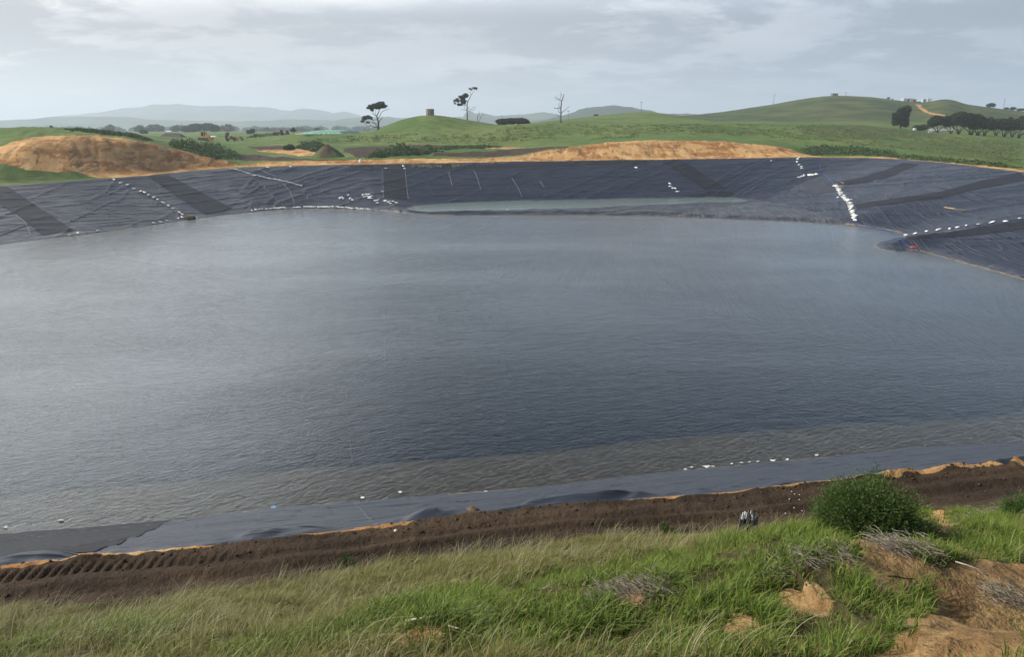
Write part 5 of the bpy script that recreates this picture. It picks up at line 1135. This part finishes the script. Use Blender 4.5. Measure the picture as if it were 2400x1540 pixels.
hilltop_box('pump_house', 'long pale grey building with a flat roof at the top of the hill track', 'building', 2117, 2139, 230, 240, 846, 6, M_wallp, M_roofw, opening=True)
hilltop_box('clay_wall', 'brown earth retaining wall beside the pale grey building', 'wall', 2138.6, 2147, 232, 243, 843, 3, simple('earth_wall', (0.23, 0.14, 0.06), 0.95, 0.05))
hilltop_box('dark_tank', 'low dark tank between the brown wall and the white sheds', 'tank', 2147.5, 2160, 237.6, 243, 846, 4, M_steel, M_steel)
hilltop_box('white_shed', 'left one of two white sheds above the hill track', 'shed', 2162.5, 2171, 231, 243, 842, 4, M_wallp, M_roofw, opening=True); hilltop_box('white_shed', 'right one of two white sheds above the hill track', 'shed', 2172.5, 2183, 230, 243, 846, 4, M_wallw, M_roofw)
hilltop_box('trough', 'dark square trough on the middle green ridge', 'trough', 1392, 1402.5, 267.3, 273, 615, 2.2, M_steel, M_steel)
q = R9(1185, 205)
round_tree('bush', 'dark low bush on the ridge right of the tank on legs', 2091.5, 233.6, 850, 5, 3.6, [(0, .5, .9, .45)], M_dkleaf, 191, 'bush', trunk_h=.3, lsize=.5, dens=60)
# farm house behind the shelter trees
q0 = R9(900, 480); q1 = R9(1350, 480)
hip_building('farmhouse', 'low white farmhouse half hidden behind the shelter trees', q0[0], q1[0], R9(0, 455)[1], R9(0, 486)[1], 450, 9, 0.1, simple('grey_roof', (0.26, 0.27, 0.28), 0.6, 0.3), M_wallw, 'house', wins=5, door=True)
a = foot(*R9(603, 484), 420); r = empty('white_hut', a, 0.1); tag(r, 'small white hut beside the low shrub', 'hut'); MB().quad_box((-.65, -.6, -.2), (.65, .6, .9)).build('wall', M_wallw, r); MB().prism([(-.75, .9), (0, 1.15), (.75, .9)], -.7, .7).build('roof', M_roofw, r)
a = foot(*R9(860, 522), 412); r = empty('dinghy', a, 0.2); tag(r, 'small white dinghy lying on the grass before the shelter trees', 'boat'); b = MB(); m = 9
for i in range(m):
    t_ = i/(m-1); x_ = -1.1+2.2*t_; wd_ = 0.5*math.sin(math.pi*min(1, t_*0.75+0.25))**0.8*(1 if t_ < .98 else .2); b.v += [(x_, -wd_, .45+.1*t_), (x_, -wd_*.6, 0), (x_, wd_*.6, 0), (x_, wd_, .45+.1*t_), (x_, wd_*.85, .42), (x_, 0, .12), (x_, -wd_*.85, .42)]
b.f = [(i*7+k_, i*7+(k_+1) % 7, (i+1)*7+(k_+1) % 7, (i+1)*7+k_) for i in range(m-1) for k_ in range(7)]+[tuple(range(6, -1, -1)), tuple((m-1)*7+k_ for k_ in range(7))]; b.build('hull', M_white, r); MB().quad_box((-.3, -.4, .3), (-.1, .4, .35)).build('thwart', M_wood, r)
# power poles
for X, Y0, Y1, y, l in [(1331.7, 258.5, 281.5, 600, 'power pole just right of the bare dead tree'), (1502.5, 237.8, 262, 640, 'power pole on top of the middle green ridge'), (1813, 221, 245, 850, 'power pole on the left shoulder of the big right hill'), (1982, 215.5, 224.5, 900, 'short looking power pole just right of the bunker'), (2351.5, 232, 256.5, 850, 'power pole on the right ridge among the small trees')]:
    p = at_y(X, Y1, y); zt = at_y(X, Y0, y)[2]; h = zt-p[2]; k_ = max(0.16, ppm(y)*0.45); r = empty('power_pole', (p[0], y, p[2]-0.6)); tag(r, l, 'power pole', 'power poles along the ridges')
    MB().tube([(0, 0, 0), (0, 0, h+.6)], [k_, k_*.7], 8).build('pole', M_wood, r); MB().quad_box((-1.1, -.1, h+.1), (1.1, .1, h+.3)).build('crossarm', M_wood, r)
    for x_ in (-0.9, 0.9): MB().tube([(x_, 0, h+.3), (x_, 0, h+.55)], .09, 6).build('insulator', M_conc, r)
# fence posts on the meadow
for X, Yb, hpx, l in [(714, 331, 4.5, 'leftmost'), (741, 331, 3.5, 'second from the left'), (766, 331.5, 5, 'third from the left'), (883, 328.5, 4, 'fourth from the left'), (902.5, 330, 8, 'fifth from the left, the tallest,'), (923, 326.5, 6, 'sixth from the left'), (938, 327.8, 5.5, 'rightmost')]:
    p = hit(X, Yb, 280); h = hpx*ppm(p[1]); MBo = MB().tube([(0, 0, -.3), (0.02, 0, h*.5), (0.05*(X % 3-1), 0, h)], [.10, .09, .08], 7).build('fence_post', M_wood, None, False, tuple(p))
    tag(MBo, f'weathered fence post, {l} along the foot of the meadow', 'fence post', 'old fence posts along the foot of the meadow')
# spoil heap
hp, t = new_mat('heap_soil'); tc = t.n('ShaderNodeTexCoord').outputs['Object']; xz = t.n('ShaderNodeSeparateXYZ', {0: tc}); nz = t.noise(tc, 0.7, 5, 0.65); nf = t.noise(tc, 3, 5, 0.7)
soil_ = t.mix(t.mr(nf, .35, .65), (0.065, 0.042, 0.028), (0.13, 0.085, 0.055)); gr_ = t.mix(t.mr(nf, .35, .65), (0.07, 0.095, 0.03), (0.13, 0.14, 0.055))
w_ = t.math('ADD', t.math('MULTIPLY', t.math('ABSOLUTE', t.math('SUBTRACT', xz.outputs[0], 0.3)), 0.16), t.math('SUBTRACT', nz, 0.62)); t.out(pbr(t, t.mix(t.mr(w_, 0.0, 0.2), soil_, gr_), .95, t.bump(nf, .3, .9), .1))
p = foot(768, 371, 254); k_ = ppm(254); n, m = 90, 40; co = []
for j in range(m):
    for i in range(n):
        q = 2*math.pi*i/n; f = j/(m-1); rx_ = (5.6 if math.cos(q) < 0 else 6.2); x_ = rx_*f*math.cos(q); y_ = 5.2*f*math.sin(q); h = 4.7*(1-f)**0.95 if f > 0.05 else 4.7*.95
        co.append((x_, y_, h))
co = np.array(co); co[:, 2] += 0.9*(fbm(co[:, 0]*.6+5, co[:, 1]*.6, 4)-.5)*np.clip((5-co[:, 2])/2, .3, 1)*np.clip(co[:, 2], 0, 1) - 0.35
f = [(j*n+i, j*n+(i+1) % n, (j+1)*n+(i+1) % n, (j+1)*n+i) for j in range(m-1) for i in range(n)]
o = mesh_np('spoil_heap', co, np.array(f), hp, True); o.location = (p[0], p[1], p[2]-.1); tag(o, 'pointed heap of brown spoil half grown with grass behind the far rim', 'spoil heap')
M_bulk = M_bag
p = hit(845, 380, 150); o = lump('bulk_bag', p, (0.55, 0.5, 0.95), M_bulk, 4, 3, .2); tag(o, 'white bulk bag standing on the orange track behind the rim', 'bulk bag')
for X, Y, s_, l in [(1928, 176+.0, 0, '')][:0]: pass
# dry weeds caught on the top edge of the liner
def tuft(name, pts, n, hgt, wid, mat, label, cat, seed, spread=0.5, kind=None, bend=0.6, nseg=3):
    g = np.random.default_rng(seed); V = []; Fq = []
    for p in pts:
        for _ in range(n):
            a = g.uniform(0, 2*math.pi); h = hgt*g.uniform(.45, 1.1); l = h*bend*g.uniform(.2, 1.2); bx, by = g.normal(size=2)*spread; w = wid*g.uniform(.6, 1.2); b0 = len(V)
            for k_ in range(nseg+1):
                t_ = k_/nseg; x_ = p[0]+bx+l*t_*t_*math.cos(a); y_ = p[1]+by+l*t_*t_*math.sin(a); z_ = p[2]+h*t_*(1-.25*t_*bend); ww = w*(1-t_*.8)
                V += [(x_-ww*math.sin(a), y_+ww*math.cos(a), z_), (x_+ww*math.sin(a), y_-ww*math.cos(a), z_)]
            Fq += [(b0+2*k_, b0+2*k_+1, b0+2*k_+3, b0+2*k_+2) for k_ in range(nseg)]
    o = mesh_np(name, V, np.array(Fq), mat, False); tag(o, label, cat, None, kind); return o
M_dryw = leaf_mat('dry_stalks', (0.24, 0.21, 0.13), (0.42, 0.37, 0.24))
pts = [hit(X+random.uniform(-2, 2), Y+random.uniform(-1.5, 2), 150) for X, Y in [(940, 386), (955, 385), (968, 388), (972, 391), (985, 389), (992, 392), (1000, 390), (1006, 391), (1024, 389), (1030, 391), (1048, 387), (1062, 389), (1066, 392), (1072, 388), (1090, 386), (1105, 385), (1130, 385), (1150, 384), (1172, 384)] for _ in range(2)]
tuft('dry_weeds', pts, 9, 1.1, 0.05, M_dryw, 'dry straw coloured weeds along the top of the far liner', 'weeds', 77, .7, 'stuff')

# ------------------------------------------------------------------ the grassy slope in front
_lr = np.log(rr)
def mask_at(x, y):
    r_ = np.hypot(x, y); a = np.arctan2(x, y); i = np.clip(np.round(np.interp(np.log(r_), _lr, np.arange(len(rr)))).astype(int), 0, len(rr)-1); j = np.clip(np.round(np.interp(a, th, np.arange(len(th)))).astype(int), 0, len(th)-1)
    return masks[i*len(th)+j], gz[i*len(th)+j]
def blade_mat(name, lo, hi, tip):
    m, t = new_mat(name); at_ = t.n('ShaderNodeAttribute', attribute_name='tone').outputs['Color']; s3 = t.n('ShaderNodeSeparateColor', {0: at_})
    c = t.mix(s3.outputs[0], lo, hi); c = t.mix(t.math('MULTIPLY', t.mr(s3.outputs[1], .35, 1.0), s3.outputs[2]), c, tip)
    d_ = t.n('ShaderNodeBsdfPrincipled', {'Base Color': c, 'Roughness': .55, 'Specular IOR Level': .3}); tr = t.n('ShaderNodeBsdfTranslucent', {'Color': c}); t.out(t.n('ShaderNodeMixShader', {0: .3, 1: d_, 2: tr}).outputs[0]); return m
def blades(name, P, hgt, wid, lean, mat, label, seed, wind=(0.5, 0.25), nseg=3, tipv=1.0):
    g = np.random.default_rng(seed); n = len(P); a = g.uniform(0, 2*np.pi, n); h = hgt*(0.45+0.75*g.random(n)); l = h*lean*(0.15+g.random(n)); dx = np.cos(a)*l+wind[0]*h*lean*g.random(n); dy = np.sin(a)*l+wind[1]*h*lean*g.random(n)
    w = wid*(0.6+0.7*g.random(n)); L = np.hypot(dx, dy)+1e-6; face = a+g.normal(size=n)*.6; sx_, sy_ = -np.sin(face), np.cos(face); V = np.zeros((n, 2*nseg+1, 3)); T = np.zeros((n, 2*nseg+1, 4)); tone = g.random(n)
    for k_ in range(nseg+1):
        t_ = k_/nseg; x_ = P[:, 0]+dx*t_**2; y_ = P[:, 1]+dy*t_**2; z_ = P[:, 2]-0.02+np.maximum(h*t_ - 0.35*L*t_**3, 0.02*t_)
        if k_ < nseg:
            ww = w*(1-0.65*t_)
            V[:, 2*k_] = np.stack([x_-sx_*ww, y_-sy_*ww, z_], 1); V[:, 2*k_+1] = np.stack([x_+sx_*ww, y_+sy_*ww, z_], 1); T[:, 2*k_, 1] = T[:, 2*k_+1, 1] = t_
        else: V[:, 2*nseg] = np.stack([x_, y_, z_], 1); T[:, 2*nseg, 1] = 1
    T[:, :, 0] = tone[:, None]; T[:, :, 2] = (tipv*g.random(n))[:, None]; T[:, :, 3] = 1; m = 2*nseg+1; base = np.arange(n)[:, None]*m
    tri = []
    for k_ in range(nseg-1): tri += [base+np.array([2*k_, 2*k_+1, 2*k_+3]), base+np.array([2*k_, 2*k_+3, 2*k_+2])]
    tri.append(base+np.array([2*nseg-2, 2*nseg-1, 2*nseg]))
    o = mesh_np(name, V.reshape(-1, 3), np.concatenate(tri), mat, True); set_attr(o, 'tone', T.reshape(-1, 4)); tag(o, label, 'grass', kind='stuff'); return o
g = np.random.default_rng(99); N = 760000
ang = g.uniform(-.70, .70, N); rad = np.sqrt(g.uniform(6.2**2, 21.0**2, N)); qx = rad*np.sin(ang); qy = rad*np.cos(ang); s_q, _ = near_s(qx, qy)
mk_, gz_ = mask_at(qx, qy); bare = np.maximum(mk_[:, 0], mk_[:, 1]); clump = fbm(qx*1.3, qy*1.3, 3); clump2 = fbm(qx*4.1+7, qy*4.1, 2); d_ry = mk_[:, 2]/0.9
ok = (s_q > 2.0) & (qy < 19) & (g.random(N) > bare*1.06 - 0.02)
lush = ok & (g.random(N) > d_ry*0.95) & (g.random(N) < 0.52) & (clump+0.7*clump2 > 0.68)
dryb = ok & (g.random(N) < 0.30+0.65*d_ry) & (g.random(N) < 0.85) & (clump2 > 0.30)
P3 = lambda m: np.stack([qx[m], qy[m], ground_h(qx[m], qy[m])], 1)
M_lush = blade_mat('lush_blades', (0.042, 0.094, 0.010), (0.155, 0.225, 0.028), (0.29, 0.35, 0.06)); M_bent = blade_mat('dry_blades', (0.085, 0.108, 0.020), (0.255, 0.235, 0.062), (0.44, 0.36, 0.14)); M_stalk = blade_mat('seed_stalks', (0.24, 0.22, 0.10), (0.42, 0.38, 0.20), (0.45, 0.40, 0.24))
il = np.where(lush)[0]; hl = 0.07+0.25*np.clip((clump[il]+0.35*clump2[il]-0.52)*3.0, 0, 1)
blades('grass', P3(il), hl*1.05, 0.0078, 0.95, M_lush, 'lush green grass on the upper slope in front', 1)
idd = np.where(dryb)[0]; blades('dry_grass', P3(idd), 0.13+0.15*np.clip((clump[idd]-.35)*2.5, 0, 1), 0.0040, 0.95, M_bent, 'yellowing bent grass on the lower slope in front', 2)
ist = np.where(ok & (d_ry > 0.2) & (g.random(N) < 0.010+0.030*(fbm(qx*0.8+40, qy*0.8, 2) > 0.56)) & (s_q > 2.2))[0]; blades('grass_stalks', P3(ist), 0.50, 0.0042, 0.8, M_stalk, 'long pale seed stalks arching over the slope', 3, nseg=7)
print('blades', len(il), len(idd), len(ist))

# broom bush
def broom(name, label, X, Y, w, h, n, seed, leaf=M_broom, y=None, cat='bush', skirt=0.25):
    p = hit(X, Y, 6) if y is None else np.array([*at_y(X, Y, y)[:2], 0]); p[2] = ground_h(np.array([p[0]]), np.array([p[1]]))[0]
    r = empty(name, tuple(p)); tag(r, label, cat); g = np.random.default_rng(seed); b = MB(); nst = max(14, n//260); C_ = []; A_ = []
    for i in range(nst):
        az = g.uniform(0, 2*np.pi); el = np.arccos(g.uniform(0.0, 1.0)); L = g.uniform(.86, 1.03)*(0.90+0.20*float(vnoise(np.array([az*1.3+seed]), np.array([el*2.2]))[0]))
        L *= 1.13 if g.random() < .14 else 1.0; tip = np.array([math.cos(az)*math.sin(el)*w*.5, math.sin(az)*math.sin(el)*w*.5, math.cos(el)*h*0.95+.06*h])*L; base = np.array([g.normal()*w*.06, g.normal()*w*.06, -.05]); mid = base*.4+tip*.5+np.array([0, 0, .12*h])
        if i % 3 == 0: b.tube([tuple(base), tuple(mid), tuple(tip*.97)], [.014, .009, .003], 5)
        k_ = n//nst; t_ = g.random(k_)**0.55; q = (1-t_)[:, None]**2*base + 2*(t_*(1-t_))[:, None]*mid + (t_**2)[:, None]*tip
        q += g.normal(size=(k_, 3))*w*.045*(0.4+t_)[:, None]; keep_ = q[:, 2] > 0.02; C_.append(q[keep_]); dv = tip-mid; A_.append(np.tile(dv/np.linalg.norm(dv), (keep_.sum(), 1)))
    b.build('stems', M_bark, r, True); P = np.concatenate(C_); D = np.concatenate(A_)+g.normal(size=P.shape)*.45; D /= np.linalg.norm(D, axis=1)[:, None]; S = np.cross(D, g.normal(size=P.shape)); S /= np.linalg.norm(S, axis=1)[:, None]
    s_ = (.017+.018*g.random(len(P)))[:, None]; V = np.stack([P-D*s_, P+S*s_*.28, P+D*s_, P-S*s_*.28], 1).reshape(-1, 3); mesh_np('foliage', V, np.arange(4*len(P)).reshape(-1, 4), leaf, False, r); return r
broom('broom_bush', 'large rounded dark green bush at the edge of the slope', 2028, 1266, 1.58, 0.98, 52000, 5)
broom('broom_bush', 'green bush cut off by the right frame edge', 2396, 1226, .95, .55, 14000, 6)
broom('small_bush', 'small dark green shrub at the road edge left of centre', 816, 1335, .40, .40, 4200, 7, y=None)
broom('small_bush', 'small dull shrub among the bents left of the weathered stump', 1565, 1262, .42, .42, 3000, 8)
# weathered stump
p = hit(1752, 1256, 6); r = empty('fence_stump', tuple(p), .3); r.scale = (1.25, 1.25, 1.3); tag(r, 'weathered grey post stump with a white splintered top', 'stump'); n = 26; b = MB(); g = np.random.default_rng(4)
rad_ = .17*(1+.16*np.sin(np.arange(n)*2.1)+.10*g.normal(size=n)*.6); tops = .40+.07*np.sin(np.arange(n)*2*np.pi/n+.6)+.035*g.normal(size=n)
for z_, q in ((-.15, 1.08), (.12, 1.02), (.27, .98)): b.v += [(rad_[i]*q*math.cos(2*math.pi*i/n), .75*rad_[i]*q*math.sin(2*math.pi*i/n), z_) for i in range(n)]
b.v += [(rad_[i]*.94*math.cos(2*math.pi*i/n), .75*rad_[i]*.94*math.sin(2*math.pi*i/n), tops[i]) for i in range(n)]; b.v += [(rad_[i]*.5*math.cos(2*math.pi*i/n), .75*rad_[i]*.5*math.sin(2*math.pi*i/n), tops[(i*5) % n]-.03) for i in range(n)]
b.f = [(l*n+i, l*n+(i+1) % n, (l+1)*n+(i+1) % n, (l+1)*n+i) for l in range(4) for i in range(n)]+[tuple(4*n+i for i in range(n))]; 
M_stump, t = new_mat('weathered_post'); tc = t.n('ShaderNodeTexCoord').outputs['Object']; nz = t.noise(t.scalev(tc, (14, 14, 1.2)), 1.5, 4); t.out(pbr(t, t.mix(t.mr(nz, .35, .65), (.032, .031, .028), (.105, .10, .092)), .95, t.bump(nz, .03), .1)); b.build('post', M_stump, r)
b = MB(); 
for i in range(11):
    a = g.uniform(0, 6.28); q = g.uniform(.3, .95)*.15; b.quad_box((q*math.cos(a)-.02, .75*q*math.sin(a)-.015, .34), (q*math.cos(a)+.02, .75*q*math.sin(a)+.015, .40+.09*g.random()), taper=.4)
b.build('splintered_top', simple('white_lichen', (.55, .54, .52), .95, .1, .3, 20), r)
# dead grey brush clumps
M_brush = leaf_mat('dead_brush', (.17, .14, .10), (.48, .43, .35))
for i, (X, Y, n_, sp_, hg, l) in enumerate([(2040, 1268, 260, .26, .16, 'grey mat of dead brush on the clay lump below the large bush'), (2110, 1290, 160, .2, .14, 'grey mat of dead roots hanging over the clay hollow'), (2290, 1228, 300, .24, .22, 'pale tangle of dead branches between the large bush and the frame edge'), (1880, 1310, 220, .26, .13, 'grey mat of dead stems on the grass left of the clay lump'), (1470, 1392, 220, .24, .13, 'brown grey dead clump among the grass near the middle'), (2330, 1300, 70, .3, .12, 'thin grey dead stems at the right edge above the bare clay'), (2350, 1400, 80, .13, .10, 'dark dead stems in the clay hollow at the right edge')]):
    p = hit(X, Y, 6); g = np.random.default_rng(300+i); V = []; Fq = []
    for _ in range(n_*3):
        bx, by = p[0]+np.clip(g.normal(), -1.5, 1.5)*sp_*1.2, p[1]+np.clip(g.normal(), -1.5, 1.5)*sp_*.7; bz = ground_h(np.array([bx]), np.array([by]))[0]+abs(g.normal())*hg*.55; a = g.uniform(0, 6.28); L = g.uniform(.05, .20); b0 = len(V); w = g.uniform(.002, .0042); up = g.uniform(-.3, .8); cv = g.normal()*1.6
        for k_ in range(5):
            t_ = k_/4; x_ = bx+L*t_*math.cos(a+cv*t_); y_ = by+L*t_*math.sin(a+cv*t_); z_ = bz+L*.5*up*t_*(1-.7*t_); V += [(x_, y_, z_-w), (x_, y_, z_+w)]
        Fq += [(b0+2*k_, b0+2*k_+1, b0+2*k_+3, b0+2*k_+2) for k_ in range(4)]
    o = mesh_np('dead_brush', V, np.array(Fq), M_brush, False); tag(o, l, 'dead brush', 'clumps of dead brush on the slope')
def stick(X, Y, L, rz, rad, mat, label):
    p = hit(X, Y, 6); dx, dy = L/2*math.cos(rz), L/2*math.sin(rz); q = [(p[0]+dx*t_, p[1]+dy*t_) for t_ in (-1, -.3, .3, 1)]; z = ground_h(np.array([a[0] for a in q]), np.array([a[1] for a in q])); zz_ = np.linspace(z[0], z[3], 4)+max(0, float((z-np.linspace(z[0], z[3], 4)).max()))+.05
    o = MB().tube([(a[0], a[1]+.01*math.sin(9*i), c) for i, (a, c) in enumerate(zip(q, zz_))], [rad, rad*.9, rad*.8, rad*.4], 6).build('stick', mat, None, True); tag(o, label, 'stick', 'sticks lying on the slope')
M_pale = simple('bleached_wood', (.50, .45, .36), .9, .1, .2, 8); M_twig = simple('dark_twig', (.07, .055, .045), .9, .1)
stick(995, 1458, .42, -.15, .010, M_pale, 'pale stick lying above the small clay patch near the middle'); stick(1095, 1498, .48, -.5, .009, M_pale, 'pale stick slanting across the small clay patch near the middle'); stick(2112, 1366, .42, .35, .012, M_twig, 'dark twig standing out on the sunlit clay below the bush'); stick(2280, 1340, .4, -.3, .010, M_pale, 'bleached stick at the right edge above the bare clay'); stick(1290, 1380, .3, .9, .007, M_pale, 'thin pale stick in the grass right of the middle')
# white stones on the road edge
for i, (x, y) in enumerate([(795, 345), (815, 362), (848, 366), (780, 396), (848, 401), (866, 478), (812, 457), (752, 496)]):
    p = hit(*R8(x, y), 6); o = lump('white_stone', p, (.020, .018, .015), simple('white_stone', (.66, .64, .60), .8, .2, .1), i, 2, .2); tag(o, f'{nth(i)} small white stone from the top left of the large bush', 'stone', 'small white stones left of the large bush')
p = hit(*R7(335, 616), 6); tag(lump('white_pebble', p, (.05, .05, .04), simple('white_stone', (.66, .64, .60), .8, .2, .1), 9, 2, .2), 'single white pebble on the brown road near the middle', 'stone')
p = hit(*R7(868, 483), 6); tag(lump('clay_boulder', p, (.20, .17, .15), simple('clay_lump', (.17, .11, .065), .95, .05, .3, 8, .02), 12, 3, .25), 'rounded brown clay boulder at the edge of the near liner', 'boulder')
# crumbled soil along the road
g = np.random.default_rng(8); n = 800; al_ = g.uniform(-4, 34, n); sq = np.where(g.random(n) < .4, np.abs(g.normal(size=n))*.25+.1, g.uniform(0, 2.4, n)); bx = N0[0]+nd[0]*al_; by = N0[1]+nd[1]*al_
by = np.interp(bx, RIMN_ext[::-1, 0], RIMN_ext[::-1, 1])-sq; bz = ground_h(bx, by); ico = bmesh.new(); bmesh.ops.create_icosphere(ico, subdivisions=1, radius=1.0); iv = np.array([v.co[:] for v in ico.verts]); ifc = np.array([[v.index for v in f.verts] for f in ico.faces]); ico.free()
sz = .012+.038*g.random(n)**3; V = (iv[None]*(1+.3*g.normal(size=(n, len(iv), 1)))*sz[:, None, None]*np.array([1.2, 1, .8])) + np.stack([bx, by, bz+sz*.15], 1)[:, None]; Fq = (ifc[None]+(np.arange(n)*len(iv))[:, None, None]).reshape(-1, 3)
o = mesh_np('rubble', V.reshape(-1, 3), Fq, simple('crumbled_soil', (.075, .048, .030), .95, .05, .4, 6), True); tag(o, 'crumbled brown clods strewn along the near road', 'clods', kind='stuff')

# hedges and copses far out on the plain
g = np.random.default_rng(17); bl = []
for y_, x0, x1, n_ in [(1150, -560, -250, 26), (1400, -800, -300, 40), (1700, -1000, -100, 60), (2100, -1250, -150, 70), (2500, -1500, 100, 80), (3100, -1800, 300, 90)]:
    c0 = g.uniform(0, 100)
    for x_ in np.linspace(x0, x1, n_):
        if vnoise(np.array([x_*.008+c0]), np.array([0.0]))[0] < .42: continue
        yy_ = y_+g.normal()*30; xx = x_+g.normal()*12; h = g.uniform(5, 11)*(1.0 if y_ < 2000 else 1.4); z = float(ground_h(np.array([xx]), np.array([yy_]))[0]); bl.append(((xx, yy_, z+h*.45), (h*g.uniform(.6, 1.6), h*.8, h*.55)))
V, Fq = leaves(bl, 1.6, 5.0, 3, shell=.3); o = mesh_np('treeline', V, Fq, M_dkleaf, False); tag(o, 'hazy hedges and copses far out on the plain', 'trees', kind='stuff')
